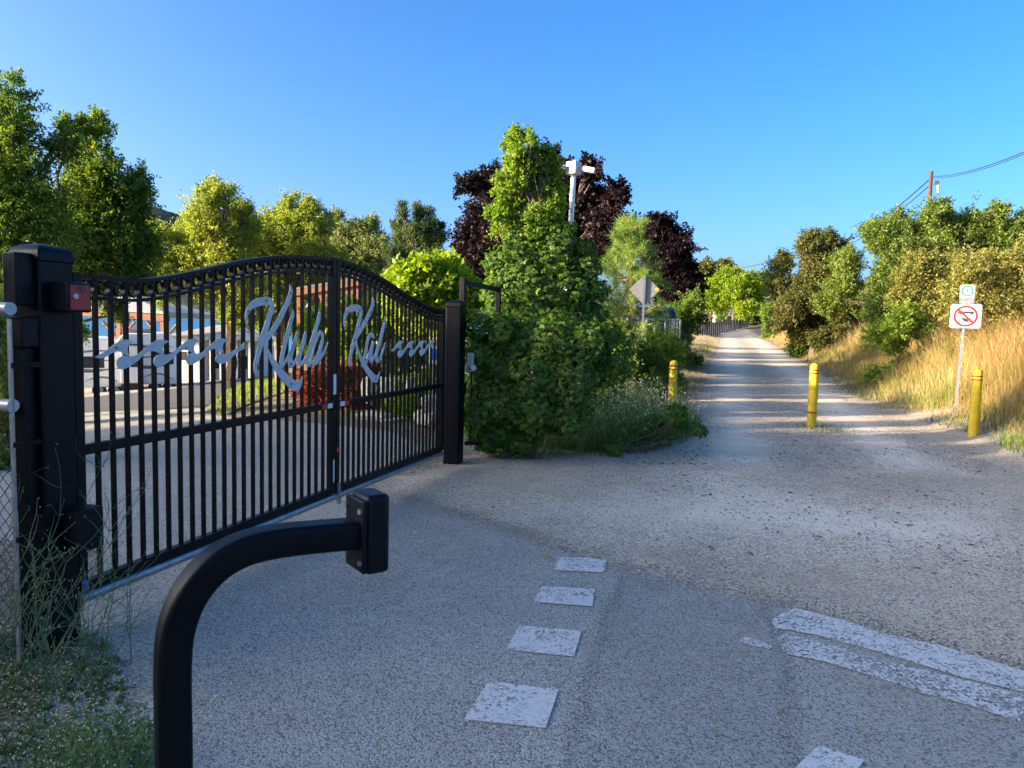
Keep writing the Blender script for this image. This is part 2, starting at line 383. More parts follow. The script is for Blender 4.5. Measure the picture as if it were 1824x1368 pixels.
# asphalt: the near side of the edge, and the driveway that runs on through the gate
drive = [(-1.2, 8.0)] + gp((760, 800), (700, 770), (620, 760), (480, 748), (400, 742), (368, 735), (392, 706), (445, 680), (500, 668), (500, 650), (300, 690), (100, 690), (-300, 720)) + [(-9, 6.0), (-2.6, 4.6), (-2.15, 3.6), (-1.75, 2.7), (-1.5, 2.0), (-1.25, 1.5), (-1.1, .5), (-1.5, -4), (12, -4)]
road = drive + [(x, y + .7) for x, y in edge][::-1]
SD_ROAD = polysd(road)
sheet('asphalt_road', M['asphalt'], SD_ROAD, .003)
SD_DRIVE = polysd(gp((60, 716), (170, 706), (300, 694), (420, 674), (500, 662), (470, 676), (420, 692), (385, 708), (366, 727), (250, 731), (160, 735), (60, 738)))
sheet('shaded_driveway', M['drive'], SD_DRIVE, .008)  # darker asphalt before the trailers, with the shade there put into its colour
SD_PATCH = polysd(gp((1125, 1000), (1240, 1022), (1355, 1065), (1385, 1120), (1400, 1200), (1412, 1368), (1425, 1500), (985, 1500), (1020, 1330), (1050, 1200), (1085, 1090)))
sheet('asphalt_patch', M['patch'], SD_PATCH, .005)
Y_ = GY; D_ = trail_d(GX, GY)
halfw = np.interp(Y_, [0, 8, 11, 14, 18, 30, 400], [5, 2.9, 2.3, 1.75, 1.6, 1.65, 1.7])
trail_sd = np.minimum(halfw - np.abs(D_), np.minimum(Y_ - 3.0, 90 - Y_))
apron = polysd(gp((560, 905), (700, 850), (790, 830), (850, 815), (1000, 815), (1150, 800), (1290, 760), (1300, 680)) + [(9.5, 12), (9, 6), (9, 2)] + edge[::-1][1:])
sd_gravel = np.maximum(trail_sd, apron)
sd_gravel = np.minimum(sd_gravel, -polysd([(-12, -6), (12, -6)] + edge[::-1]) + .1)
bend = 3.2 - np.abs(np.hypot(GX - 6.0, (GY - 62)) - 14.5); bend = np.where(GY > 70, -5, -5)
sheet('gravel_path', M['gravel'], sd_gravel, .007)
# two wheel tracks of pale dust, and the swept fan where they join the road
tr = np.maximum(.5 - np.abs(D_ - .95), .55 - np.abs(D_ + .95))
tr = np.where(Y_ > 12, tr + .25 * np.clip((Y_ - 14) / 10, 0, 1), tr)
fan = polysd(gp((1290, 830), (1400, 800), (1330, 860), (1560, 900), (1824, 880), (1824, 1010), (1500, 985), (1300, 965), (1080, 930), (960, 912), (1100, 890)))
tr = np.minimum(np.maximum(np.minimum(tr, Y_ - 8), fan * .7), sd_gravel - .15)
sheet('dusty_track', M['track'], tr, .0085)

def flat_poly(name, pts, mat, lift, label=None):
    mb = MB(); vs = [(p.x, p.y, float(zg(p.x, p.y)) + lift) for p in [G(*q) for q in pts]]
    mb.add(vs, [tuple(range(len(vs)))]); return mb.build(name, mat)
def worn(name, col, wear):
    m, t, out = nmat(name); p = N(t, 'ShaderNodeBsdfPrincipled'); p.inputs['Roughness'].default_value = .75
    co = N(t, 'ShaderNodeTexCoord').outputs['Object']
    v = N(t, 'ShaderNodeTexVoronoi'); v.inputs['Scale'].default_value = 95; t.links.new(co, v.inputs['Vector'])
    sp = N(t, 'ShaderNodeSeparateColor'); t.links.new(v.outputs['Color'], sp.inputs[0])
    c = mixc(t, ramp(t, [(.0, (.75, .75, .75)), (.35, (0, 0, 0))], sp.outputs[0]), col, tuple(x * .5 for x in col))
    c = mixc(t, mathn(t, 'MULTIPLY', noise(t, 9, 5, .7, co), .5), c, tuple(x * .6 for x in col))
    t.links.new(c, p.inputs['Base Color'])
    h = mathn(t, 'ADD', mathn(t, 'MULTIPLY', noise(t, 5, 7, .75, co), .8), mathn(t, 'MULTIPLY', sp.outputs[1], .3))
    k = ramp(t, [(wear - .03, (0, 0, 0)), (wear + .10, (.92, .92, .92))], h); tr_ = N(t, 'ShaderNodeBsdfTransparent'); mx = N(t, 'ShaderNodeMixShader')
    t.links.new(k, mx.inputs[0]); t.links.new(tr_.outputs[0], mx.inputs[1]); t.links.new(p.outputs[0], mx.inputs[2]); t.links.new(mx.outputs[0], out.inputs[0]); return m
M['mark'] = worn('block_paint', (.70, .69, .64), .38)
M['bar2'] = worn('flaked_paint', (.70, .69, .64), .50)
M['bar'] = worn('worn_paint', (.70, .69, .64), .42)
blocks = [[(997, 995), (1040, 996), (1080, 1000), (1075, 1022), (1030, 1020), (988, 1018)],
          [(965, 1047), (1060, 1052), (1055, 1083), (950, 1075)],
          [(925, 1117), (1036, 1127), (1022, 1173), (902, 1160)],
          [(870, 1217), (995, 1232), (972, 1301), (827, 1285)],
          [(1457, 1332), (1540, 1358), (1500, 1412), (1400, 1388)]]
lab = ['smallest farthest white painted block of the dashed row on asphalt', 'second farthest white painted block in the dashed row on asphalt',
       'second nearest white painted block in the dashed row on asphalt', 'largest nearest white painted block of the dashed row on asphalt', 'cut off white painted block on asphalt at the bottom edge below the worn stripes']
for b, l in zip(blocks, lab):
    tag(flat_poly('painted_block', b, M['mark'], .0095), l, 'road marking', 'white painted blocks on the asphalt', 'structure')
q7 = lambda pts: [(1260 + x / 2.326, 780 + y / 2.326) for x, y in pts]
tag(flat_poly('painted_stripe', q7([(265, 765), (310, 735), (370, 713), (440, 733), (580, 768), (720, 818), (950, 865), (1312, 975), (1700, 1085), (1700, 1170), (1312, 1062), (1060, 1003), (720, 897), (440, 822), (280, 795)]), M['bar'], .011), 'broad upper white stripe, worn and cracked, on asphalt beside the gravel', 'road marking', None, 'structure')
tag(flat_poly('painted_stripe', q7([(285, 832), (330, 822), (480, 862), (720, 930), (745, 936), (1000, 998), (1312, 1076), (1700, 1186), (1700, 1310), (1312, 1197), (1100, 1122), (900, 1072), (720, 1008), (480, 935), (320, 905)]), M['bar2'], .0125), 'lower white stripe, badly flaked, on the near side of the twin stripes', 'road marking', None, 'structure')
tag(flat_poly('painted_stripe', q7([(128, 848), (160, 832), (200, 845), (270, 872), (255, 884), (180, 868)]), M['bar'], .011), 'tiny flaked white paint spur at the left tip of the stripes', 'road marking', None, 'structure')

# lake and hills
def wat():
    m, t, out = nmat('lake_water'); p = N(t, 'ShaderNodeBsdfPrincipled'); p.inputs['Base Color'].default_value = (.045, .27, .56, 1); p.inputs['Roughness'].default_value = .18
    b = N(t, 'ShaderNodeBump'); b.inputs['Strength'].default_value = .3; b.inputs['Distance'].default_value = .1
    t.links.new(noise(t, .6, 5), b.inputs['Height']); t.links.new(b.outputs[0], p.inputs['Normal']); t.links.new(p.outputs[0], out.inputs[0]); return m
mb = MB(); mb.add([(-9000, 20, -5.5), (900, 20, -5.5), (900, 9000, -5.5), (-9000, 9000, -5.5)], [(0, 1, 2, 3)])
mb.build('lake', wat())['kind'] = 'structure'
def forest(name, a, b, c, sc):
    m, t, out = nmat(name); p = N(t, 'ShaderNodeBsdfPrincipled'); p.inputs['Roughness'].default_value = 1; p.inputs['Specular IOR Level'].default_value = 0
    co = N(t, 'ShaderNodeTexCoord').outputs['Object']
    t.links.new(ramp(t, [(.3, a), (.5, b), (.72, c)], noise(t, sc, 8, .7, co)), p.inputs['Base Color'])
    t.links.new(p.outputs[0], out.inputs[0]); return m
def ridge(name, prof, y0, y1, foot, mat, rough, nx=160):
    """a hill whose crest follows prof (px, py) as seen from the road, crest at y1, foot at y0"""
    px = np.linspace(prof[0][0], prof[-1][0], nx); py = np.interp(px, [p[0] for p in prof], [p[1] for p in prof])
    rows = 26; co = []
    for j in range(rows):
        t = j / (rows - 1); Yd = y0 + (y1 - y0) * t
        for i in range(nx):
            top = PT(px[i], py[i], y1)
            x = top.x * Yd / y1; h = foot + (top.z - foot) * (smooth(np.array(t * 1.0)) ** .9)
            co.append((x, Yd, h + rough * (random.random() - .5) * (t > .02)))
    for i in range(nx):
        top = PT(px[i], py[i], y1); co.append((top.x * 1.3, y1 * 1.3, foot))
    rows += 1
    f = [(j * nx + i, j * nx + i + 1, (j + 1) * nx + i + 1, (j + 1) * nx + i) for j in range(rows - 1) for i in range(nx - 1)]
    me = bpy.data.meshes.new(name); me.from_pydata(co, [], f); me.update(); me.polygons.foreach_set('use_smooth', [True] * len(f))
    o = link(name, me, mat); o['kind'] = 'structure'; return o
M['forest_far'] = forest('far_forest', (.03, .05, .04), (.05, .075, .055), (.11, .115, .08), .02)
M['forest_near'] = forest('hillside', (.05, .06, .025), (.13, .12, .055), (.24, .20, .10), .08)
ridge('hill', [(-900, 330), (-300, 300), (100, 345), (230, 362), (280, 372), (340, 395), (450, 440), (600, 480), (760, 505), (950, 530), (1250, 560)], 2300, 3600, -9, M['forest_far'], 14)
ridge('hillside', [(1500, 520), (1640, 470), (1740, 436), (1800, 410), (1880, 380), (2100, 330), (2600, 260)], 60, 170, 2, M['forest_near'], 1.2)

# ---------------------------------------------------------------- the gate
cA, cB = G(88, 1168), G(815, 829)            # near corners of the two gate posts
gd = Vector((cB.x - cA.x, cB.y - cA.y, 0)); gd.normalize()
gn = Vector((gd.y, -gd.x, 0))                # towards the camera side
PWD = .165
Z3 = Vector((0, 0, 1))
gA = cA - gn * PWD / 2 + gd * PWD / 2; gB = cB - gn * PWD / 2 + gd * PWD / 2   # post centres
gA.z = gB.z = 0
def on_gate(px, py, off=0.0):                # photo pixel to (u, v) on the gate plane
    d = ray(px, py); o = gA + gn * off
    t = (o - EYE).dot(gn) / d.dot(gn); p = EYE + d * t
    return (p - gA).dot(gd), p.z
def gpt(u, v, off=0.0): return gA + gd * u + Z3 * v + gn * off
GAX = (gd, gn, Z3)
u0 = PWD / 2 + .05; uS = on_gate(594, 700)[0]; u1 = on_gate(789, 640)[0]
top_px = [(161, 489), (200, 494), (231, 497.5), (260, 496.6), (290, 492.6), (321, 487), (347, 481.7), (380, 474), (413, 466), (446, 459.7), (500, 454), (530, 454), (558, 456), (590, 460), (606.6, 463), (634, 471), (662, 485), (685, 497.6), (708, 514), (731, 527.5), (754, 541), (772, 549), (789, 551)]
tuv = [on_gate(*p) for p in top_px]
def top_v(u): return float(np.interp(u, [t[0] for t in tuv], [t[1] for t in tuv]))
# smooth the traced crest
us = np.linspace(tuv[0][0], tuv[-1][0], 200); vs_ = np.array([top_v(u) for u in us])
ker = np.hanning(21); ker /= ker.sum(); vs_ = np.convolve(np.pad(vs_, 10, 'edge'), ker, 'valid')
def top_v(u): return float(np.interp(u, us, vs_))
BAND, MID, BOT = .088, .865, .215

def ribbon(mb, pts, off, th=.005, seg=5):
    """a letter stroke: (u, v, width) points, smoothed into a plate"""
    P = np.array(pts); n = len(P); out = []
    for i in range(n - 1):
        p0, p1, p2, p3 = P[max(i - 1, 0)], P[i], P[i + 1], P[min(i + 2, n - 1)]
        for k in range(seg):
            t = k / seg; out.append(.5 * (2 * p1 + (p2 - p0) * t + (2 * p0 - 5 * p1 + 4 * p2 - p3) * t * t + (3 * p1 - p0 - 3 * p2 + p3) * t ** 3))
    out.append(P[-1]); Q = np.array(out); Tn = np.gradient(Q[:, :2], axis=0); Tn /= np.linalg.norm(Tn, axis=1)[:, None] + 1e-9
    Nn = np.stack([-Tn[:, 1], Tn[:, 0]], 1); wd = np.maximum(Q[:, 2], .0015)[:, None] / 2
    a = Q[:, :2] + Nn * wd; b = Q[:, :2] - Nn * wd; m = len(Q); vs = []
    for o in (off, off + th):
        vs += [gpt(x, y, o) for x, y in a] + [gpt(x, y, o) for x, y in b]
    fs = []
    for i in range(m - 1):
        fs += [(i, i + 1, m + i + 1, m + i), (2 * m + i, 3 * m + i, 3 * m + i + 1, 2 * m + i + 1), (i, 2 * m + i, 2 * m + i + 1, i + 1), (m + i, m + i + 1, 3 * m + i + 1, 3 * m + i)]
    fs += [(0, m, 3 * m, 2 * m), (m - 1, 3 * m - 1, 4 * m - 1, 2 * m - 1)]
    mb.add(vs, fs)
K_BIG = [[(118, 597, 4), (103, 530, 25), (108, 440, 42), (150, 372, 62), (215, 335, 74), (290, 320, 72), (345, 328, 70), (362, 380, 60), (340, 470, 64), (300, 600, 72), (260, 720, 72), (225, 860, 62), (200, 960, 58), (196, 1030, 46), (206, 1068, 12)],
         [(543, 158, 3), (555, 215, 46), (535, 290, 54), (480, 420, 60), (420, 540, 62), (350, 650, 56), (285, 735, 40)],
         [(286, 760, 30), (330, 860, 46), (380, 950, 62), (440, 1040, 76), (515, 1120, 88), (590, 1182, 92), (640, 1165, 62), (672, 1082, 4)]]
L_BIG = [[(575, 408, 5), (575, 460, 38), (550, 540, 46), (515, 680, 50), (480, 820, 50), (458, 930, 48), (463, 985, 28), (500, 935, 26), (555, 830, 26), (600, 730, 28)]]
U_BIG = [[(617, 624, 14), (606, 700, 44), (575, 800, 47), (545, 920, 52), (555, 985, 36), (605, 925, 30), (645, 845, 28), (690, 740, 26)],
         [(702, 626, 16), (695, 690, 46), (665, 800, 48), (638, 900, 50), (648, 965, 38), (690, 925, 30), (728, 860, 26), (760, 790, 20)]]
B_BIG = [[(840, 413, 5), (845, 460, 42), (815, 580, 50), (780, 700, 52), (742, 830, 54), (725, 920, 50), (742, 972, 26), (775, 850, 22), (810, 730, 26), (848, 645, 30), (872, 655, 36), (876, 720, 38), (852, 820, 44), (820, 905, 62), (785, 955, 42), (768, 930, 20)],
         [(800, 950, 46), (850, 905, 30), (895, 830, 26), (932, 735, 3)]]
K_SML = [[(148, 542, 4), (140, 470, 25), (148, 400, 36), (180, 335, 50), (235, 303, 56), (300, 305, 56), (325, 345, 52), (315, 420, 46), (285, 540, 52), (250, 660, 52), (222, 780, 46), (200, 870, 42), (195, 920, 32), (208, 952, 8)],
         [(455, 183, 3), (460, 235, 36), (445, 300, 42), (400, 400, 46), (350, 500, 44), (290, 600, 40), (262, 655, 30)],
         [(264, 690, 28), (300, 810, 36), (350, 920, 50), (400, 1000, 58), (450, 1062, 64), (490, 1090, 58), (515, 1060, 34), (530, 1008, 4)]]
A_SML = [[(472, 640, 12), (455, 602, 36), (422, 605, 34), (396, 690, 38), (377, 800, 40), (364, 870, 42), (386, 892, 28), (420, 800, 28), (458, 690, 28)],
         [(462, 670, 28), (442, 780, 40), (428, 860, 44), (444, 892, 28), (482, 815, 26)]]
T_SML = [[(590, 393, 3), (592, 440, 36), (565, 560, 42), (530, 690, 44), (500, 800, 44), (494, 870, 38), (522, 885, 32), (552, 820, 28), (580, 740, 20), (590, 683, 3)]]
LOFF = .03
def letter(parent, strokes, x0, y0, sc, bolts):
    mb = MB()
    for i, st in enumerate(strokes):
        pts = []
        for (x, y, wd) in st:
            px, py = x0 + x / sc, y0 + y / sc
            u, v = on_gate(px, py, LOFF)
            ua, _ = on_gate(px - wd / sc / 2, py, LOFF); ub, _ = on_gate(px + wd / sc / 2, py, LOFF)
            va = on_gate(px, py - wd / sc / 2, LOFF)[1] - on_gate(px, py + wd / sc / 2, LOFF)[1]
            pts.append((u, v, .86 * ((ub - ua) + abs(va)) / 2))
        ribbon(mb, pts, LOFF + .0011 * i)
    o = mb.build('letter', M['plate'], parent)
    for (x, y) in bolts:
        u, v = on_gate(x0 + x / sc, y0 + y / sc, LOFF); m2 = MB()
        m2.tube([gpt(u, v, LOFF + .004), gpt(u, v, LOFF + .0125)], .0085, 8); m2.build('bolt', M['galv'], o)
    return o
WAVE = [(470, 780), (430, 781), (395, 793), (366, 825), (355, 862), (358, 898), (382, 930), (412, 942), (450, 937), (520, 900), (570, 868), (620, 830), (655, 790), (680, 765), (710, 742), (740, 727), (780, 720), (820, 725), (860, 740), (905, 770), (930, 775), (916, 740), (908, 700), (914, 660), (935, 632), (965, 615), (1000, 607), (960, 590), (910, 580), (870, 581), (840, 590), (800, 612), (760, 640), (710, 682), (660, 720), (630, 750), (600, 768), (570, 779), (530, 784)]
TAIL = [(92, 795), (130, 772), (180, 750), (240, 705), (300, 660), (350, 622), (400, 595), (435, 583), (470, 580), (510, 588), (548, 606), (510, 632), (492, 660), (485, 700), (490, 740), (505, 775), (470, 775), (430, 738), (395, 725), (360, 725), (300, 742), (270, 762), (240, 780), (195, 803), (150, 810), (112, 806)]
HEAD = [(640, 750), (600, 757), (572, 783), (562, 815), (566, 843), (590, 866), (630, 873), (665, 868), (700, 850), (750, 808), (800, 760), (850, 722), (915, 690), (915, 610), (880, 645), (850, 670), (800, 705), (750, 735), (715, 747), (680, 752)]
def plate(parent, polys, name='wave_plate', bolts=()):
    mb = MB()
    for i, P in enumerate(polys):
        mb.prism([gpt(u, v, LOFF + .0009 * i) for u, v in P], gn * .005)
    o = mb.build(name, M['plate'], parent)
    for u, v in bolts: MB().tube([gpt(u, v, LOFF + .004), gpt(u, v, LOFF + .0125)], .008, 8).build('bolt', M['galv'], o)
    return o
q1 = lambda P: [on_gate(155 + x / 6.84, 520 + y / 6.84, LOFF) for x, y in P]
q2 = lambda P: [on_gate(300 + x / 6.84, 520 + y / 6.84, LOFF) for x, y in P]

gates = []
for side in (0, 1):
    a, b = (u0, uS - .004) if side == 0 else (uS + .004, u1)
    g_ = empty('swing_gate', gpt((a + b) / 2, 0), ('nearer black steel gate leaf with silver waves and the word Klub' if side == 0 else 'farther black steel gate leaf with the word Kat, next to ivy'), 'gate', 'two leaves of the black entrance gate')
    gates.append(g_)
    st = .05
    for u in (a + st / 2, b - st / 2):
        h = top_v(u) + .005
        MB().box(gpt(u, (h + BOT - .02) / 2), (st, .05, h - BOT + .02), GAX).build('stile', M['black'], g_, bevel=.004)
    n = 23; ub = np.linspace(a + st, b - st, n + 2)[1:-1]; sp_ = ub[1] - ub[0]
    uu = np.linspace(a + st, b - st, 60)
    for nm, dz, hh in (('top_rail', 0, .020), ('ring_rail', -BAND - .012, .016)):
        mb = MB(); dd = .042 if nm == 'top_rail' else .034
        vs = []
        for u in uu:
            v = top_v(u) + dz
            vs += [gpt(u, v, dd / 2), gpt(u, v, -dd / 2), gpt(u, v - hh, -dd / 2), gpt(u, v - hh, dd / 2)]
        fs = [(4 * i + k, 4 * i + (k + 1) % 4, 4 * i + 4 + (k + 1) % 4, 4 * i + 4 + k) for i in range(59) for k in range(4)] + [(0, 1, 2, 3), (239, 238, 237, 236)]
        mb.add(vs, fs).build(nm, M['black'], g_)
    for u in ub:
        h = top_v(u) - .010
        MB().box(gpt(u, (h + BOT) / 2), (.019, .019, h - BOT), GAX).build('picket', M['black'], g_)
    for k in range(n + 1):
        uc = a + st + sp_ * (k + .5); vc = top_v(uc) - .019 - (BAND - .012) / 2; r_ = min(sp_ / 2 - .010, (BAND - .008) / 2)
        mb = MB(); m_ = 24; vs = []
        for off, rr in ((.015, r_), (-.015, r_), (-.015, r_ - .005), (.015, r_ - .005)):
            vs += [gpt(uc + rr * math.cos(2 * math.pi * i / m_) * .98, vc + rr * math.sin(2 * math.pi * i / m_), off) for i in range(m_)]
        fs = [(q * m_ + i, q * m_ + (i + 1) % m_, ((q + 1) % 4) * m_ + (i + 1) % m_, ((q + 1) % 4) * m_ + i) for q in range(4) for i in range(m_)]
        mb.add(vs, fs).build('ring', M['black'], g_, sm=True)
    MB().box(gpt((a + b) / 2, MID), (b - a - 2 * st, .044, .046), GAX).build('mid_rail', M['black'], g_, bevel=.003)
    MB().box(gpt((a + b) / 2, BOT), (b - a - 2 * st, .048, .05), GAX).build('bottom_rail', M['black'], g_, bevel=.003)
    MB().tube([gpt(a + .01, BOT - .052, .004), gpt(b - .01, BOT - .052, .004)], .026, 14).build('bottom_tube', M['galv'], g_, sm=True)
gL, gR = gates
def tape(parent, ua, ub_, v, mat, h=.034, off=.0235): MB().box(gpt((ua + ub_) / 2, v, off), (ub_ - ua, .002, h), GAX).build('reflective_tape', mat, parent)
tape(gL, uS - .115, uS - .052, MID, M['whitetape']); tape(gL, uS - .19, uS - .116, MID, M['redtape'])
tape(gR, uS + .056, uS + .125, MID, M['whitetape']); tape(gR, uS + .126, uS + .19, MID, M['redtape'])
MB().box(gpt(uS + .028, .52, .026), (.044, .002, .035), GAX).build('reflective_tape', M['redtape'], gR)
MB().box(gpt(uS - .028, 1.02, .027), (.036, .004, .15), GAX).build('peeling_sticker', M['whitetape'], gL)
MB().box(gpt(uS - .036, .37, .027), (.014, .004, .17), GAX).build('peeling_sticker', M['whitetape'], gL)
MB().box(gpt(uS + .03, BOT - .01, .032), (.03, .014, .13), GAX).box(gpt(uS + .03, BOT - .085, .032), (.018, .03, .05), GAX).build('drop_bolt', M['galv'], gR)
letter(gL, K_BIG, 420, 480, 5.7, [(304, 318), (123, 425), (550, 240), (213, 975), (550, 1160)])
letter(gL, L_BIG, 420, 480, 5.7, [(553, 510)])
letter(gL, U_BIG, 420, 480, 5.7, [(553, 957)])
letter(gL, B_BIG, 420, 480, 5.7, [(842, 443), (842, 930)])
letter(gR, K_SML, 590, 500, 6.22, [(186, 353), (310, 326), (429, 348), (250, 656), (484, 1085)])
letter(gR, A_SML, 590, 500, 6.22, [(427, 630), (370, 872)])
letter(gR, T_SML, 590, 500, 6.22, [(588, 445), (525, 878)])
w2 = q1(WAVE); du = on_gate(300 + 225 / 6.84, 640, LOFF)[0] - on_gate(155 + 798 / 6.84, 640, LOFF)[0]
du0 = on_gate(155 + 798 / 6.84, 640, LOFF)[0] - on_gate(155 + 355 / 6.84, 640, LOFF)[0]
head = q2(HEAD); du3 = on_gate(300 + 562 / 6.84, 640, LOFF)[0] - on_gate(155 + 355 / 6.84, 640, LOFF)[0]
st_ = du3 / 3
plate(gL, [q1(TAIL), w2, [(u + st_, v) for u, v in w2], [(u + 2 * st_, v) for u, v in w2], head],
      bolts=[on_gate(206, 619.5, LOFF), on_gate(329.5, 620.5, LOFF), on_gate(424.5, 620.5, LOFF)])
# the smaller wave chain on the far leaf: same shapes scaled
ua, va = on_gate(590 + 662 / 6.22, 500 + 775 / 6.22, LOFF); bulb = on_gate(590 + 725 / 6.22, 500 + 795 / 6.22, LOFF)[0]; bulb3 = on_gate(590 + 970 / 6.22, 500 + 780 / 6.22, LOFF)[0]
sR = (bulb3 - bulb) / 2 / st_
t0 = q1(TAIL)[0]
place = lambda P, k: [(ua + (u - t0[0]) * sR + k * st_ * sR, va + (v - t0[1]) * sR * 1.05) for u, v in P]
shift3 = [(u - 2 * st_, v) for u, v in head]
plate(gR, [place(q1(TAIL), 0), place(w2, 0), place(w2, 1), place(w2, 2)], bolts=[(ua + .06, va + .035)])

# gate posts
def post(corner_c, label, h, name='gate_post'):
    p = empty(name, corner_c, label, 'post', 'square black gate posts')
    MB().box(corner_c + Z3 * h / 2, (PWD, PWD, h), GAX).build('shaft', M['black'], p, bevel=.008)
    mb = MB(); o = PWD / 2 + .006; vs = []
    for (k, z) in ((o, h - .02), (o, h + .015), (o * .9, h + .035), (o * .66, h + .05), (o * .33, h + .057)):
        vs += [corner_c + gd * (i * k) + gn * (j * k) + Z3 * z for i, j in ((-1, -1), (1, -1), (1, 1), (-1, 1))]
    fs = [(4 * i + k, 4 * i + (k + 1) % 4, 4 * i + 4 + (k + 1) % 4, 4 * i + 4 + k) for i in range(4) for k in range(4)] + [(16, 17, 18, 19), (3, 2, 1, 0)]
    mb.add(vs, fs).build('cap', M['black'], p, bevel=.006)
    return p
hA = PT(85, 448, gA.y - .1).z - .02; hB = PT(808, 541, gB.y).z - .02
pA = post(gA, 'tall square black gate post with red lock box, at the left edge', hA)
pB = post(gB, 'square black gate post at the far end of the gate beside the ivy', hB)
for z in (1.38, .55):            # hinges
    MB().tube([gpt(PWD / 2 + .022, z - .05, .02), gpt(PWD / 2 + .022, z + .05, .02)], .014, 10).build('hinge', M['black'], pA, sm=True)
MB().box(gpt(PWD / 2 + .022, .90, .02), (.034, .03, .07), GAX).build('hinge_plate', M['galv'], pA)
# gate-operator arm housing low on the near post
zc = PT(150, 940, 3.3).z
MB().box(gpt(PWD / 2 - .02, zc, PWD / 2 + .045), (.15, .088, .19), GAX).build('operator_housing', M['black_worn'], pA, bevel=.008)
MB().box(gpt(-PWD / 2 - .03, 1.0, .02), (.055, .06, .7), GAX).build('side_channel', M['black_worn'], pA, bevel=.004)
MB().box(gpt(-PWD / 2 - .045, hA - .10, .02), (.085, .07, .22), GAX).build('bracket', M['black_worn'], pA, bevel=.006)
MB().box(gpt(-PWD / 2 - .03, hA - .32, .03), (.10, .085, .13), GAX).build('bracket', M['black_worn'], pA, bevel=.008)
MB().box(gpt(.13, .24, .06), (.03, .02, .05), GAX).build('blue_tag', M['blue'], pA, bevel=.006)
# lock box with a red door
zb = PT(136, 530, 3.25).z
kb = empty('lock_box', gpt(.02, zb - .065, PWD / 2), 'small black box with red door and round lock, mounted on the left gate post', 'lock box')
MB().box(gpt(.025, zb, PWD / 2 + .05), (.122, .098, .128), GAX).build('casing', M['plastic'], kb, bevel=.008)
MB().box(gpt(.025, zb, PWD / 2 + .1005), (.098, .004, .106), GAX).build('red_door', M['red'], kb, bevel=.002)
MB().tube([gpt(-.005, zb + .004, PWD / 2 + .102), gpt(-.005, zb + .004, PWD / 2 + .113)], .0115, 16).build('lock', M['alu'], kb, sm=True)
def text(name, s, size, o, ax, ay, mat, parent, depth=.0006):
    cu = bpy.data.curves.new(name, 'FONT'); cu.body = s; cu.size = size; cu.align_x = 'CENTER'; cu.align_y = 'CENTER'; cu.extrude = depth; cu.offset = size * .04; cu.resolution_u = 3
    tmp = bpy.data.objects.new(name, cu); COL.objects.link(tmp)
    me = bpy.data.meshes.new_from_object(tmp.evaluated_get(bpy.context.evaluated_depsgraph_get()))
    bpy.data.objects.remove(tmp); az = ax.cross(ay); off = worldloc(parent) if parent else Vector()
    for v in me.vertices: v.co = o + ax * v.co.x + ay * v.co.y + az * v.co.z - off
    me.materials.clear(); return link(name, me, mat, parent)
text('lettering', 'FD', .036, gpt(.030, zb + .034, PWD / 2 + .1031), gd, Z3, M['signblack'], kb)
# right post fittings
MB().box(gpt((gB - gA).dot(gd) + .03, .80, PWD / 2 + .012), (.07, .024, .12), GAX).build('sensor', M['plastic'], pB, bevel=.004)

# ---------------------------------------------------------------- gooseneck stand in the foreground
def rounded_sq(r, c, n=4):
    o = []
    for q in range(4):
        cx, cyy = ((1, 1), (-1, 1), (-1, -1), (1, -1))[q]
        for k in range(n + 1):
            a = math.pi / 2 * (q + k / n); o.append((cx * (r - c) + c * math.cos(a), cyy * (r - c) + c * math.sin(a)))
    return o
cl = [(316, 2120, 1.62), (312, 1500, 1.62), (309, 1300, 1.62), (307, 1190, 1.62), (314, 1120, 1.625), (338, 1058, 1.635), (380, 1008, 1.66), (432, 978, 1.70), (490, 964, 1.745), (550, 957, 1.80), (632, 950, 1.87)]
cp = np.array([tuple(PT(x, y, d)) for x, y, d in cl]); cp[0] = (cp[1][0], cp[1][1], 0.0); cp[1][2] = max(cp[1][2], .3)
cp[1][:2] = cp[2][:2] = (cp[2] * .5 + cp[3] * .5)[:2]; cp[0][:2] = cp[1][:2]; cp[3][:2] = cp[2][:2]
dense = []
for i in range(len(cp) - 1):
    p0, p1, p2, p3 = cp[max(i - 1, 0)], cp[i], cp[i + 1], cp[min(i + 2, len(cp) - 1)]
    for k in range(6):
        t = k / 6; dense.append(.5 * (2 * p1 + (p2 - p0) * t + (2 * p0 - 5 * p1 + 4 * p2 - p3) * t * t + (3 * p1 - p0 - 3 * p2 + p3) * t ** 3))
dense.append(cp[-1]); dense = [Vector(p) for p in dense]
stand = empty('gooseneck_stand', (cp[0][0], cp[0][1], 0), 'black bent square tube stand with a boxy head, in the foreground', 'access stand')
arm = (dense[-1] - dense[-8]); arm.z = 0; arm.normalize(); side_ = Vector((arm.y, -arm.x, 0))
mb = MB(); sec = rounded_sq(.036, .012); ns = len(sec); vs = []
for i, p in enumerate(dense):
    t = (dense[min(i + 1, len(dense) - 1)] - dense[max(i - 1, 0)]).normalized()
    a = side_; b = t.cross(a).normalized(); a = b.cross(t)
    vs += [p + a * x + b * y for x, y in sec]
fs = [(i * ns + k, i * ns + (k + 1) % ns, (i + 1) * ns + (k + 1) % ns, (i + 1) * ns + k) for i in range(len(dense) - 1) for k in range(ns)] + [tuple(range(ns)), tuple(range((len(dense) - 1) * ns, len(dense) * ns))]
mb.add(vs, fs).build('bent_tube', M['black'], stand, sm=True)
MB().box((cp[0][0], cp[0][1], .006), (.2, .2, .012)).build('base_plate', M['black'], stand)
HAX = (arm, side_, Z3); hc = dense[-1]
MB().box(hc + arm * .004, (.012, .108, .185), HAX).build('mounting_plate', M['plastic'], stand, bevel=.003)
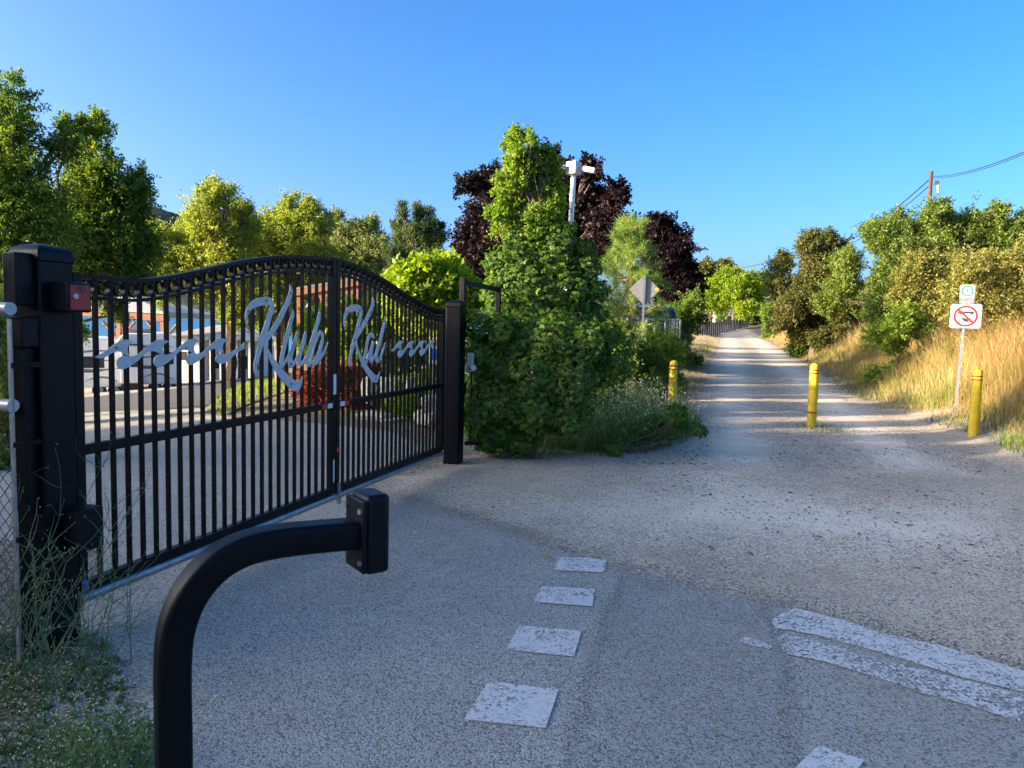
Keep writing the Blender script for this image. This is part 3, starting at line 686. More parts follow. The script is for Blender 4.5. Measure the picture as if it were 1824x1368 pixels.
MB().box(hc + arm * .043 + Z3 * .002, (.064, .104, .205), HAX).build('reader_head', M['plastic'], stand, bevel=.013)
for sy in (-1, 1):
    for sz in (-1, 1):
        q = hc + side_ * (sy * .043) + Z3 * (sz * .066); MB().tube([q - arm * .002, q - arm * .009], .0075, 6).build('bolt', M['galv'], stand)

# ---------------------------------------------------------------- yellow bollards
def bollard_mesh(r, h, band_low, root):
    prof = [(r, -.1), (r, h - r * .75)] + [(r * math.cos(a), h - r * .75 + r * .75 * math.sin(a)) for a in np.linspace(.12, 1.5, 8)]
    MB().lathe(root.location, prof, 28).build('shaft', M['yellow'], root, sm=True)
    for z in [h - .115, h - .165] + ([.225] if band_low else []):
        MB().lathe(Vector(root.location) + Z3 * z, [(r + .0005, 0), (r + .0025, .002), (r + .0025, .018), (r + .0005, .02)], 28).build('red_band', M['bandred'], root, sm=True)
grp = 'yellow bollards across the path'
for (bp, top, lab_, low, wpx) in [((1445, 761), 647, 'yellow bollard standing alone in the middle of the gravel path', True, 16.2), ((1733, 777), 657, 'yellow bollard at the right edge of the path, below the prohibition sign', False, 16.5), (None, 641, 'yellow bollard at the left edge of the path, half hidden by weeds', False, 14.4)]:
    if bp: b = G(*bp)
    else: b = PT(1196, 742, 12.4); b.z = float(zg(b.x, b.y))
    r_ = empty('bollard', b, lab_, 'bollard', grp)
    tp = PT((bp[0] if bp else 1196) + 5, top, b.y).z - b.z
    bollard_mesh(W(wpx, b.y) / 2, tp, low, r_)

# ---------------------------------------------------------------- signs
def frame_axes(nx, ny):
    n = Vector((nx, ny, 0)).normalized(); return Vector((-n.y, n.x, 0)), n     # right axis, facing axis
def rrect(c, ax, w_, h_, r_, n=5):
    return [c + ax * (x * 1.0) + Z3 * y for x, y in [(sx * (w_ / 2 - r_) + r_ * math.cos(math.pi / 2 * (q + k / n)), sy * (h_ / 2 - r_) + r_ * math.sin(math.pi / 2 * (q + k / n))) for q, (sx, sy) in enumerate(((1, 1), (-1, 1), (-1, -1), (1, -1))) for k in range(n + 1)]]
def annulus(c, ax, n_, ro, ri, th, mb, m_=48):
    vs = []
    for rr in (ro, ri):
        vs += [c + ax * (rr * math.cos(2 * math.pi * i / m_)) + Z3 * (rr * math.sin(2 * math.pi * i / m_)) for i in range(m_)]
    vs += [v + n_ * th for v in vs]
    fs = []
    for i in range(m_):
        j = (i + 1) % m_; fs += [(2 * m_ + i, 2 * m_ + j, 3 * m_ + j, 3 * m_ + i), (i, j, 2 * m_ + j, 2 * m_ + i), (m_ + i, 3 * m_ + i, 3 * m_ + j, m_ + j)]
    mb.add(vs, fs)
SY = 12.6
sax, sn = frame_axes(-.50, -.87)
sc_ = PT(1715, 563, SY); base = Vector((PT(1707, 640, SY).x, SY, 0)); base.z = float(zg(base.x, base.y)) - .05
sc_.x = base.x + .07
sg = empty('path_sign', base, 'white no motor vehicles sign with red ring, below a small shared pathway sign', 'sign')
tilt = Vector((.06, 0, 1)).normalized()
base2 = base - sn * .045
MB().tube([base2 - Z3 * .2, base2 + (sc_ - base) + Z3 * .42], .03, 4, flat=sax).build('post', M['galv'], sg)
sw, sh = W(48, SY), W(43, SY)
panel = MB().prism(rrect(sc_, sax, sw, sh, .04), sn * .004).build('lower_panel', M['alu'], sg)
MB().prism(rrect(sc_ + sn * .0045, sax, sw - .035, sh - .035, .03), sn * .001).build('panel_face', M['signwhite'], panel)
mb = MB(); cR = sc_ + sn * .0062; annulus(cR, sax, sn, sh * .435, sh * .352, .0012, mb)
dg = (sax * .72 - Z3 * .69).normalized(); dp = sn.cross(dg)
mb.box(cR + sn * .002, (sh * .76, sh * .08, .0012), (dg, dp, sn)).build('prohibition_ring', M['signred'], panel)
k = sh / .46
def pic(pts, c, s, mat, name, parent, lift=.0062):
    MB().prism([c + sax * (x * s) + Z3 * (y * s) + sn * lift for x, y in pts], sn * .0008).build(name, mat, parent)
pc = sc_ + Z3 * (.07 * k)
pic([(-.135, -.02), (-.13, .012), (-.06, .02), (.0, .022), (.11, .02), (.14, 0), (.145, -.022)], pc, k, M['signblack'], 'car_body', panel)
pic([(-.07, .0215), (-.045, .052), (.035, .052), (.075, .0205), (.066, .0203), (.03, .046), (-.04, .046), (-.06, .0213)], pc, k, M['signblack'], 'car_roof', panel)
for x in (-.085, .095): pic([(x + .022 * math.cos(a), -.022 + .022 * math.sin(a)) for a in np.linspace(0, 2 * math.pi, 14)[:-1]], pc, k, M['signblack'], 'car_wheel', panel, .0073)
pm_ = sc_ - Z3 * (.075 * k)
mb = MB(); annulus(pm_ + sax * (-.085 * k) - Z3 * (.03 * k) + sn * .0062, sax, sn, .032 * k, .02 * k, .0008, mb, 20); annulus(pm_ + sax * (.06 * k) - Z3 * (.03 * k) + sn * .0062, sax, sn, .032 * k, .02 * k, .0008, mb, 20); mb.build('motorcycle_wheels', M['signblack'], panel)
pic([(-.07, .03), (-.045, .045), (0, .035), (.05, .02), (.09, .03), (.085, .01), (.05, -.02), (.01, -.035), (-.02, -.03), (-.04, 0)], pm_, k, M['signblack'], 'motorcycle', panel)
s2 = sc_ + Z3 * (sh / 2 + W(17.5, SY)); sw2, sh2 = W(23, SY), W(33, SY)
pan2 = MB().prism(rrect(s2, sax, sw2, sh2, .025), sn * .004).build('upper_panel', M['alu'], sg)
MB().prism(rrect(s2 + sn * .0045, sax, sw2 - .02, sh2 - .02, .02), sn * .001).build('panel_face', M['signwhite'], pan2)
mb = MB(); c2 = s2 + Z3 * (sh2 * .15) + sn * .0062; annulus(c2, sax, sn, sw2 * .42, sw2 * .30, .001, mb); mb.build('green_ring', M['teal'], pan2)
k2 = sw2 / .26
pic([(-.004, .012), (.012, .012), (.018, -.004), (.02, .014), (.008, .032), (-.006, .03), (-.02, .012), (-.014, .01), (-.006, .018)], c2 - sn * .0062, k2, M['signblack'], 'walker', pan2)
pic([(.006 + .008 * math.cos(a), .043 + .008 * math.sin(a)) for a in np.linspace(0, 2 * math.pi, 9)[:-1]], c2 - sn * .0062, k2, M['signblack'], 'walker_head', pan2)
pic([(-.006, .012), (.010, .012), (.02, -.012), (.012, -.014), (.003, .002), (-.010, -.014), (-.018, -.012)], c2 - sn * .0062, k2, M['signblack'], 'walker_legs', pan2)
mb = MB()
for x in (-.025, .025): annulus(c2 + sax * (x * k2) - Z3 * (.034 * k2), sax, sn, .015 * k2, .010 * k2, .0008, mb, 16)
mb.build('bicycle_wheels', M['signblack'], pan2)
text('lettering', 'SHARED', .068 * k2, s2 - Z3 * (sh2 * .27) + sn * .0062, sax, Z3, M['signblack'], pan2)
text('lettering', 'PATHWAY', .063 * k2, s2 - Z3 * (sh2 * .40) + sn * .0062, sax, Z3, M['signblack'], pan2)
# diamond sign seen from behind
DY = 15.6; dc = PT(1148, 516, DY); db = Vector((dc.x - .03, DY, float(zg(dc.x, DY)) - .1))
dsg = empty('diamond_sign', db, 'back of a grey diamond shaped warning sign on a square steel post, before the pine', 'sign')
hd = W(27, DY); dax, dn = frame_axes(-.12, -1)
MB().prism([dc + dax * hd, dc + Z3 * hd, dc - dax * hd, dc - Z3 * hd], -dn * .004).build('panel', M['signback'], dsg)
MB().tube([db, dc + Z3 * (hd * .98) + dn * .03], .03, 4, flat=dax).build('post', M['galv'], dsg)
MB().box(dc + dax * (hd * .80) + Z3 * .01 + dn * .002, (.07, .002, .05), (dax, dn, Z3)).build('yellow_sticker', M['yellow'], dsg)

# camera pole behind the vine
CY = 9.9; ct = PT(1022, 300, CY); cb = Vector((ct.x - .09, CY, float(zg(ct.x, CY)) - .05))
cpole = empty('camera_pole', cb, 'white pole with a beige box and two white security cameras above the vines', 'camera pole')
tb = ct - Z3 * .08
MB().tube([cb, tb], .034, 14).build('pole', M['white'], cpole, sm=True)
bx1 = (Vector((.8, -.6, 0)), Vector((.6, .8, 0)), Z3)
MB().box(ct, (.155, .155, .165), bx1).build('junction_box', M['beige'], cpole, bevel=.012)
for d_, sgn in ((Vector((.92, -.32, -.22)), 1), (Vector((-.95, -.25, -.16)), -1)):
    d_ = d_.normalized(); s_ = ct + d_ * .09 + Z3 * .02
    c_ = MB().tube([s_, s_ + d_ * .05], .02, 10).build('camera_bracket', M['beige'], cpole, sm=True)
    sd_ = d_.cross(Z3).normalized(); up_ = sd_.cross(d_)
    MB().box(s_ + d_ * .12, (.17, .075, .07), (d_, sd_, up_)).build('camera_body', M['white'], cpole, bevel=.016)
    MB().tube([s_ + d_ * .204, s_ + d_ * .208], .028, 14).build('lens', M['glass'], cpole)

# ---------------------------------------------------------------- fence right of the gate, frame, box
uB = (gB - gA).dot(gd)
fr = empty('pedestrian_gate', gpt(uB + .14, 0), 'tall black tube frame of a pedestrian gate behind the far gate post', 'gate')
fx0 = PT(823, 600, 8.05); fx1 = PT(886, 600, 8.6)
for p, ytop, nm in ((fx0, 494, 'post'), (fx1, 508, 'post')):
    zt = PT(823 if p is fx0 else 886, ytop, p.y).z
    MB().box(Vector((p.x, p.y, zt / 2)), (.055, .055, zt), GAX).build(nm, M['black_worn'], fr, bevel=.004)
za = PT(823, 503, fx0.y).z; zb2 = PT(886, 516, fx1.y).z
MB().tube([Vector((fx0.x, fx0.y, za)), Vector((fx1.x, fx1.y, zb2))], .035, 4, flat=Z3).build('crossbar', M['black_worn'], fr)
MB().box(Vector((PT(838, 645, 7.9).x, 7.9, PT(838, 645, 7.9).z)), (.075, .06, .2)).build('latch_box', M['galv'], fr, bevel=.004)
MB().tube([PT(838, 655, 7.87), PT(844, 655, 7.80)], .03, 12).build('latch_knob', M['alu'], fr, sm=True)
fe = empty('iron_fence', Vector((fx0.x, 8.1, 0)), 'black iron fence panel overgrown with ivy right of the gate', 'fence')
e0 = Vector((fx0.x + .05, 8.05, 0)); e1 = Vector((PT(965, 700, 8.35).x, 8.35, 0)); ed = (e1 - e0).normalized(); en = Vector((ed.y, -ed.x, 0))
Ln = (e1 - e0).length
for z in (.19, 1.42): MB().box((e0 + e1) / 2 + Z3 * z, (Ln, .03, .04), (ed, en, Z3)).build('rail', M['black'], fe)
for i in range(int(Ln / .105)):
    MB().box(e0 + ed * (.06 + i * .105) + Z3 * .8, (.018, .018, 1.22), (ed, en, Z3)).build('picket', M['black'], fe)

# ---------------------------------------------------------------- chain-link fence on the far left
cf = empty('chain_link_fence', gpt(-.16, 0), 'chain link fence with grey pipe rails meeting the left gate post', 'fence')
fd = Vector((-.93, .36, 0)).normalized(); f0 = gpt(-PWD / 2 - .115, 0, .05); fnn = Vector((fd.y, -fd.x, 0))
MB().box(f0 + Z3 * .74, (.02, .008, 1.46), (fd, fnn, Z3)).build('tension_bar', M['galv'], cf)
for z in (PT(10, 550, 3.2).z, PT(10, 715, 3.2).z):
    MB().tube([f0 + Z3 * z, f0 + fd * 3 + Z3 * z], .021, 12).build('rail', M['galv'], cf, sm=True)
    MB().tube([f0 + Z3 * z + fd * -.01, f0 + fd * .05 + Z3 * z], .027, 12).build('rail_cup', M['alu'], cf, sm=True)
mb = MB(); st2 = .062
for k_ in range(-30, 52):
    for sg_ in (1, -1):
        pts = []
        for j in range(0, 23):
            z = .06 + j * st2; x = k_ * st2 + sg_ * j * st2
            if 0 <= x <= 2.4: pts.append(f0 + fd * x + Z3 * z + fnn * (.003 * (1 if j % 2 else -1)))
        if len(pts) > 1: mb.tube(pts, .0019, 4, cap=False)
mb.build('wire_mesh', M['wire'], cf)
for z in (1.28, .95, .55): MB().box(gpt(-PWD / 2 - .06, z, .07), (.13, .012, .022), GAX).build('strap', M['black'], cf)
bf = empty('black_fence', f0 + fd * .3 + Vector((.0, .35, 0)), 'black rail fence with a slanted brace behind the chain link', 'fence')
q0 = gpt(-.22, 0, -.12); bd = Vector((-.96, .28, 0)).normalized(); bn = Vector((bd.y, -bd.x, 0))
for z in (1.68, .80, .42, .12): MB().box(q0 + bd * 1.2 + Z3 * z, (2.4, .035, .04), (bd, bn, Z3)).build('rail', M['black'], bf)
MB().tube([q0 + Z3 * 1.45, q0 + bd * 2.2 + Z3 * .9], .02, 4).build('brace', M['black'], bf)
for x in (.0, 2.4): MB().box(q0 + bd * x + Z3 * .88, (.05, .05, 1.76), (bd, bn, Z3)).build('post', M['black'], bf)

# ---------------------------------------------------------------- vegetation
def limb(mb, a, b, r0, r1, wob=.08, n=6):
    a, b = Vector(a), Vector(b); L = (b - a).length; pts = []; rad = []
    for i in range(n + 1):
        t = i / n; s_ = math.sin(math.pi * t) * L * wob
        pts.append(a.lerp(b, t) + Vector((random.uniform(-1, 1), random.uniform(-1, 1), random.uniform(-.3, .6))) * s_ * .6); rad.append(r0 + (r1 - r0) * t)
    mb.tube(pts, rad, 7); return pts
def twig_leaves(blobs, ntw, per, leaf, wl, mat, parent, name='crown', up_=.35, droop=0., spread=.22, gap=.25, shell=.55, hue=None, out=1.0, seed=0):
    B = np.array(blobs); vol = (B[:, 3] * B[:, 4] * B[:, 5]) ** .72; pr = vol / vol.sum()
    ib = rng.choice(len(B), ntw, p=pr); dirs = unit(rng.normal(size=(ntw, 3)))
    rad = rng.random(ntw) ** shell
    ln = lump(dirs, 3.1, ib * 1.7 + seed) * .16 + 1
    P = B[ib, :3] + dirs * B[ib, 3:6] * (rad * ln)[:, None]
    hole = lump(P, 2.2 / max(.15, float(np.median(B[:, 3]))), 1.3 + seed)
    ok = hole > -1.35 + gap * 1.2 - .0
    P = P[ok]; dirs = dirs[ok]; ib = ib[ok]; n = len(P)
    ns = len(B) * 11; si = rng.integers(0, len(B), ns); sd_ = unit(rng.normal(size=(ns, 3)) + np.array([0, 0, .45])); k = 9
    sr = np.linspace(.75, 1, k)[None, :] + rng.uniform(.15, .78, (ns, 1)) * np.linspace(0, 1, k)[None, :]
    sp_ = B[si, None, :3] + sd_[:, None] * B[si, None, 3:6] * sr[..., None] + rng.normal(size=(ns, k, 3)) * leaf * .3
    P = np.concatenate([P, sp_.reshape(-1, 3)]); dirs = np.concatenate([dirs, np.repeat(sd_, k, 0)]); ib = np.concatenate([ib, np.repeat(si, k)]); n = len(P)
    D = unit(dirs * out + np.array([0, 0, up_]) + rng.normal(size=(n, 3)) * .55)
    tl = leaf * per * spread
    s = (np.arange(per) + .5) / per
    Q = P[:, None] + D[:, None] * (s[None, :, None] * tl) + rng.normal(size=(n, per, 3)) * leaf * .35
    A = unit(D[:, None] * .6 + rng.normal(size=(n, per, 3)) * .8 + np.array([0, 0, -droop]))
    Nn = unit(rng.normal(size=(n, per, 3)) * .8 + np.array([0, 0, .8]) + dirs[:, None] * .4)
    bv = rng.random(len(B))
    v = np.clip(.5 + (bv[ib] - .5)[:, None] * .3 + rng.normal(size=(n, 1)) * .16 + rng.normal(size=(n, per)) * .14, 0, 1)
    sz = leaf * rng.uniform(.65, 1.25, size=(n, per))
    return leaves(name, Q.reshape(-1, 3), A.reshape(-1, 3), Nn.reshape(-1, 3), sz.reshape(-1), (sz * wl).reshape(-1), mat, parent, v.reshape(-1))
def pxblobs(spec, Y, thick=.8, flat=1.0):
    o = []; xs_ = [s[0] for s in spec]; cw = W((max(xs_) - min(xs_)) / 2, Y)
    for (px, py, r) in spec:
        p = PT(px, py, Y); rr = W(r, Y); dy = random.uniform(-1, 1) * max(cw - rr, rr * .4) * thick
        o.append((p.x * (1), p.y + dy, p.z, rr * 1.05, rr * 1.15, rr * flat))
    return o
def plant(name, label, cat, spec, Y, mat, ntw, per, leaf, wl=.45, bark=None, trunk=.12, base_px=None, group=None, thick=.8, limbs=True, tl=None, **kw):
    B = pxblobs(spec, Y, thick); ntw = int(ntw * 1.35); leaf = leaf * .88
    if cat == 'shrub':           # foliage down to the ground
        lo, hi = min(b[0] for b in B), max(b[0] for b in B); rr = max(.18, (hi - lo) * .2)
        for q in (.12, .38, .62, .88):
            x = lo + (hi - lo) * q; B.append((x, Y + random.uniform(-.3, .3), float(zg(x, Y)) + rr * .7, rr, rr, rr * .9))
    cx = np.mean([b[0] for b in B]) if base_px is None else PT(base_px, 600, Y).x
    base = Vector((cx, Y, float(zg(cx, Y)))); t = empty(name, base, label, cat, group)
    if bark:
        mb = MB(); zs = sorted(b[2] for b in B); fork = Vector((cx + random.uniform(-.1, .1), Y, base.z + (zs[len(zs) // 2] - base.z) * .62))
        limb(mb, base - Z3 * .15, fork, trunk * 1.15, trunk * .8, .05)
        for b in B:
            c = Vector(b[:3]); st0 = fork if c.z > fork.z - .2 else base.lerp(fork, .7)
            pts = limb(mb, st0, c, trunk * random.uniform(.3, .5), trunk * .12, .12)
            for _ in range(4 if limbs else 1):
                d = Vector(rng.normal(size=3)).normalized(); e = c + Vector((d.x * b[3], d.y * b[4], abs(d.z) * b[5])) * .85
                limb(mb, pts[3 + random.randrange(3)], e, trunk * .13, trunk * .04, .1, 4)
        mb.build('trunk' if trunk > .03 else 'stems', M[bark], t, sm=True)
    twig_leaves(B, ntw, per, leaf, wl, M[mat], t, 'crown' if bark and trunk > .05 else 'foliage', **kw)
    return t
GA = 'trees beyond the gate'
plant('tree', 'tall dark green tree at the left edge, yellow lit on its left side', 'tree', [(12, 165, 24), (18, 205, 32), (-30, 230, 55), (40, 235, 22), (30, 270, 40), (-25, 310, 70), (50, 300, 45), (95, 238, 12), (80, 262, 16), (20, 360, 75), (70, 350, 40), (-50, 400, 90), (50, 420, 75), (-10, 470, 80), (20, 530, 60), (-60, 540, 70), (5, 610, 45), (-20, 700, 50), (10, 760, 30)], 13.5, 'lf_dark', 5600, 7, .085, .42, 'bark', .16, -60, GA, seed=1)
plant('tree', 'dark spreading tree with one bare upward branch behind the left gate post', 'tree', [(178, 226, 15), (160, 238, 14), (168, 250, 12), (137, 262, 14), (142, 285, 16), (120, 320, 22), (195, 300, 26), (165, 325, 32), (225, 325, 22), (205, 355, 40), (240, 360, 22), (150, 370, 45), (110, 390, 50), (190, 410, 55), (230, 420, 34), (255, 450, 24), (140, 440, 60), (215, 470, 50), (130, 490, 45), (180, 515, 34), (240, 500, 26), (195, 560, 12), (165, 590, 10)], 15.5, 'lf_dark', 6800, 7, .09, .42, 'bark', .14, 95, GA, seed=2)
plant('tree', 'feathery olive green tree with crooked trunk, sunlit, seen above the silver waves', 'tree', [(372, 328, 11), (368, 350, 15), (388, 362, 20), (412, 352, 14), (420, 375, 18), (375, 395, 32), (418, 405, 32), (335, 415, 30), (300, 435, 26), (285, 418, 12), (400, 440, 45), (340, 460, 42), (290, 480, 36), (380, 495, 42), (425, 510, 36), (345, 515, 26), (275, 520, 22), (410, 560, 28), (440, 560, 22)], 25, 'lf_olive', 7500, 6, .13, .34, 'bark', .2, 408, GA, seed=3)
plant('tree', 'olive green tree with twin tops, right behind the gate arch', 'tree', [(518, 357, 10), (540, 362, 10), (505, 385, 22), (545, 388, 22), (480, 400, 24), (450, 400, 14), (525, 415, 34), (565, 410, 24), (575, 392, 10), (465, 450, 36), (515, 465, 42), (565, 455, 36), (495, 515, 32), (450, 505, 30), (555, 510, 34), (480, 570, 28), (530, 580, 22), (600, 470, 18)], 28, 'lf_olive', 7000, 6, .14, .34, 'bark', .18, 500, GA, seed=4)
plant('tree', 'low grey green tree between the olive trees and the dark conical evergreen', 'tree', [(606, 392, 9), (615, 418, 20), (648, 408, 14), (665, 402, 10), (658, 435, 26), (600, 450, 26), (640, 465, 30), (685, 440, 14), (682, 470, 16), (615, 505, 28), (668, 500, 28)], 34, 'lf_grey', 4800, 6, .14, .34, 'bark', .16, 640, GA, seed=5)
plant('tree', 'dark conical evergreen tree with spiky top left of the purple maple', 'tree', [(718, 372, 5), (722, 388, 8), (742, 370, 6), (745, 385, 10), (764, 382, 6), (766, 400, 10), (782, 408, 6), (784, 428, 10), (705, 402, 9), (712, 425, 16), (740, 415, 20), (765, 430, 20), (703, 455, 18), (740, 450, 28), (775, 462, 20), (718, 492, 26), (760, 492, 28), (735, 530, 30), (775, 530, 20)], 24, 'lf_conif', 8000, 7, .09, .3, 'bark', .12, 742, GA, up_=1.4, out=.4, seed=6)
plant('tree', 'broad dark purple maple behind the vine covered tree', 'tree', [(955, 288, 12), (985, 293, 16), (1045, 322, 16), (1010, 325, 26), (920, 298, 24), (870, 332, 22), (842, 345, 16), (890, 350, 36), (1060, 362, 28), (1098, 350, 9), (1085, 362, 14), (960, 350, 56), (1030, 385, 46), (860, 400, 40), (900, 420, 46), (838, 435, 28), (820, 470, 24), (870, 480, 36), (1072, 415, 30), (1000, 450, 46), (1060, 460, 30), (840, 515, 26), (800, 490, 14)], 20, 'lf_purple', 9000, 7, .095, .8, 'bark', .2, 960, GA, seed=7)
plant('tree', 'dark purple maple right of the pine', 'tree', [(1165, 398, 13), (1188, 408, 18), (1158, 425, 28), (1205, 435, 24), (1180, 465, 38), (1222, 478, 22), (1200, 508, 36), (1238, 508, 13), (1150, 505, 32), (1190, 542, 26), (1225, 535, 14)], 30, 'lf_purple', 4800, 7, .11, .8, 'bark', .2, 1190, GA, seed=8)
plant('tree', 'small reddish brown tree above the bright green tree at the far end', 'tree', [(1262, 478, 9), (1287, 478, 10), (1250, 490, 12), (1275, 495, 15), (1255, 515, 14), (1295, 490, 7)], 86, 'lf_rust', 2200, 6, .34, .7, 'bark', .2, 1265, 'trees at the far end of the path', seed=9)
plant('tree', 'round bright yellow green tree at the far end of the path', 'tree', [(1300, 498, 14), (1320, 493, 12), (1280, 512, 17), (1310, 518, 25), (1337, 503, 13), (1266, 535, 13), (1345, 528, 16), (1288, 543, 15), (1322, 548, 16)], 80, 'lf_yellow', 4200, 6, .30, .4, 'bark', .16, 1306, 'trees at the far end of the path', seed=10)
plant('tree', 'dark green trees closing the bend of the path', 'tree', [(1360, 498, 11), (1385, 506, 13), (1365, 528, 18), (1392, 528, 15), (1345, 552, 17), (1370, 556, 22), (1395, 560, 14), (1322, 572, 12), (1345, 575, 12), (1300, 572, 8), (1375, 577, 10), (1310, 582, 8), (1330, 584, 8), (1352, 585, 8), (1290, 578, 6), (1395, 585, 10), (1335, 560, 12)], 92, 'lf_conif', 6500, 6, .36, .5, 'bark', .2, 1370, 'trees at the far end of the path', seed=11)
plant('tree', 'rust tinged tree on the right bank nearest the far bend', 'tree', [(1455, 424, 11), (1490, 422, 9), (1470, 428, 10), (1425, 440, 14), (1468, 448, 22), (1500, 440, 14), (1405, 468, 16), (1450, 478, 28), (1495, 478, 26), (1396, 508, 20), (1440, 520, 34), (1490, 520, 28), (1400, 552, 22), (1440, 560, 28), (1478, 552, 26), (1385, 575, 12), (1425, 580, 18), (1450, 588, 18), (1475, 582, 20), (1425, 595, 14), (1465, 600, 14), (1445, 605, 12)], 30, 'lf_rust', 9500, 6, .14, .4, 'bark', .16, 1450, 'trees on the right bank', seed=12, droop=.3)
plant('tree', 'wide dome shaped green tree under the utility pole', 'tree', [(1560, 408, 13), (1600, 394, 16), (1640, 388, 15), (1690, 382, 14), (1730, 392, 15), (1760, 412, 14), (1540, 430, 20), (1590, 422, 30), (1650, 415, 34), (1710, 418, 32), (1752, 438, 22), (1528, 465, 24), (1570, 468, 38), (1630, 455, 26), (1700, 455, 32), (1535, 510, 28), (1590, 515, 38), (1555, 555, 30), (1640, 520, 34), (1505, 540, 20), (1600, 560, 30), (1670, 398, 26), (1700, 425, 36), (1730, 412, 26), (1680, 440, 34), (1745, 440, 22), (1620, 405, 24)], 25, 'lf_green', 13000, 6, .12, .4, 'bark', .09, 1600, 'trees on the right bank', seed=13, gap=-2)
plant('shrub', 'dark green undergrowth below the rust tinged tree', 'shrub', [(1440, 560, 22), (1465, 572, 22), (1485, 555, 26), (1510, 565, 24), (1525, 585, 20), (1415, 548, 18)], 31, 'lf_dark', 3600, 6, .13, .45, 'bark', .04, 1450, 'shrubs on the right bank', seed=31)
plant('shrub', 'dark shrubs at the right side of the path just before the bend', 'shrub', [(1372, 556, 12), (1388, 562, 15), (1405, 556, 15), (1376, 578, 9), (1396, 580, 11)], 60, 'lf_dark', 2600, 6, .22, .5, 'bark', .04, 1390, 'shrubs on the right bank', seed=32)
plant('shrub', 'tan green leaning shrub left of the path signs', 'shrub', [(1640, 468, 18), (1672, 478, 20), (1618, 498, 22), (1655, 515, 30), (1608, 528, 18), (1640, 550, 26), (1690, 540, 26)], 19, 'lf_tan', 2600, 6, .085, .42, 'bark', .05, 1660, 'shrubs on the right bank', seed=14)
plant('shrub', 'yellow green thicket behind the path signs at the right edge', 'shrub', [(1705, 482, 24), (1745, 468, 30), (1795, 472, 28), (1835, 465, 30), (1722, 520, 32), (1772, 508, 42), (1825, 508, 42), (1865, 485, 40), (1700, 552, 28), (1755, 552, 38), (1820, 552, 42), (1870, 540, 45)], 16.5, 'lf_tan', 4600, 6, .075, .45, 'bark', .05, 1780, 'shrubs on the right bank', seed=15)
plant('shrub', 'fresh green bush in front of the dark trees on the right bank', 'shrub', [(1585, 585, 22), (1615, 565, 20), (1560, 600, 18), (1640, 585, 18), (1600, 615, 18)], 18, 'lf_light', 1300, 6, .08, .4, 'bark', .03, 1600, 'shrubs on the right bank', seed=16)
plant('shrub', 'bright green leafy bush behind the left yellow bollard', 'shrub', [(1185, 608, 16), (1175, 630, 18), (1195, 628, 16), (1168, 655, 18), (1195, 655, 18), (1162, 610, 6)], 13.6, 'lf_light', 900, 6, .06, .45, 'bark', .02, 1182, seed=17, up_=1.0)
plant('shrub', 'low dark shrub under the purple maple beside the diamond sign', 'shrub', [(1235, 545, 18), (1215, 560, 20), (1245, 565, 14), (1225, 585, 18), (1200, 575, 18)], 24, 'lf_dark', 1300, 6, .1, .45, 'bark', .03, 1225, seed=18)
# behind the gate
plant('shrub', 'big yellow green shrub with broad leaves above the far gate leaf', 'shrub', [(715, 508, 20), (742, 496, 18), (770, 488, 16), (795, 486, 15), (825, 505, 22), (735, 530, 28), (785, 520, 30), (830, 535, 22), (700, 535, 16), (760, 550, 30), (810, 560, 24)], 12.5, 'lf_yellow', 1500, 6, .11, .7, 'bark', .03, 770, 'shrubs behind the gate', seed=19)
plant('shrub', 'sunlit yellow green shrub behind the word Klub', 'shrub', [(560, 588, 24), (590, 570, 20), (585, 610, 26), (555, 620, 20), (610, 590, 18), (545, 600, 14)], 17, 'lf_yellow', 1300, 6, .1, .6, 'bark', .03, 575, 'shrubs behind the gate', seed=20)
plant('shrub', 'green leafy shrub behind the word Kat', 'shrub', [(625, 560, 22), (655, 575, 24), (625, 600, 22), (660, 610, 24), (690, 580, 24), (700, 550, 18), (640, 640, 20), (680, 640, 18)], 14.5, 'lf_yellow', 1700, 6, .1, .6, 'bark_pale', .035, 655, 'shrubs behind the gate', seed=21)
plant('shrub', 'small tree with pale trunk behind the far gate leaf', 'tree', [(735, 575, 22), (765, 580, 20), (715, 555, 16), (780, 560, 16), (750, 610, 16)], 13.2, 'lf_yellow', 900, 6, .1, .6, 'bark_pale', .06, 713, 'shrubs behind the gate', seed=22)
plant('shrub', 'dark juniper bush behind the small silver waves', 'shrub', [(690, 632, 14), (715, 625, 16), (745, 630, 16), (735, 648, 16), (700, 650, 14), (765, 640, 12)], 13.0, 'lf_conif', 1200, 6, .06, .3, 'bark', .02, 725, 'shrubs behind the gate', seed=23)
plant('shrub', 'low red leaved shrub behind the gate seam', 'shrub', [(545, 680, 20), (578, 668, 24), (612, 666, 24), (645, 680, 24), (668, 668, 14), (558, 712, 30), (600, 714, 34), (640, 716, 28), (545, 735, 16), (585, 738, 20), (622, 738, 20)], 13.4, 'lf_red', 3200, 6, .05, .5, 'bark', .02, 600, 'shrubs behind the gate', seed=24)
plant('shrub', 'yellow green bush low behind the far gate leaf', 'shrub', [(765, 680, 16), (770, 720, 14), (745, 720, 14), (722, 735, 12), (780, 650, 12)], 11.6, 'lf_yellow', 800, 6, .06, .5, 'bark', .02, 760, 'shrubs behind the gate', seed=25)
plant('shrub', 'green shrub behind the chain link fence at the left edge', 'shrub', [(-10, 640, 40), (20, 600, 30), (0, 740, 45), (30, 690, 25), (-30, 560, 40)], 8.0, 'lf_olive', 1500, 6, .06, .5, 'bark', .02, 0, seed=26)
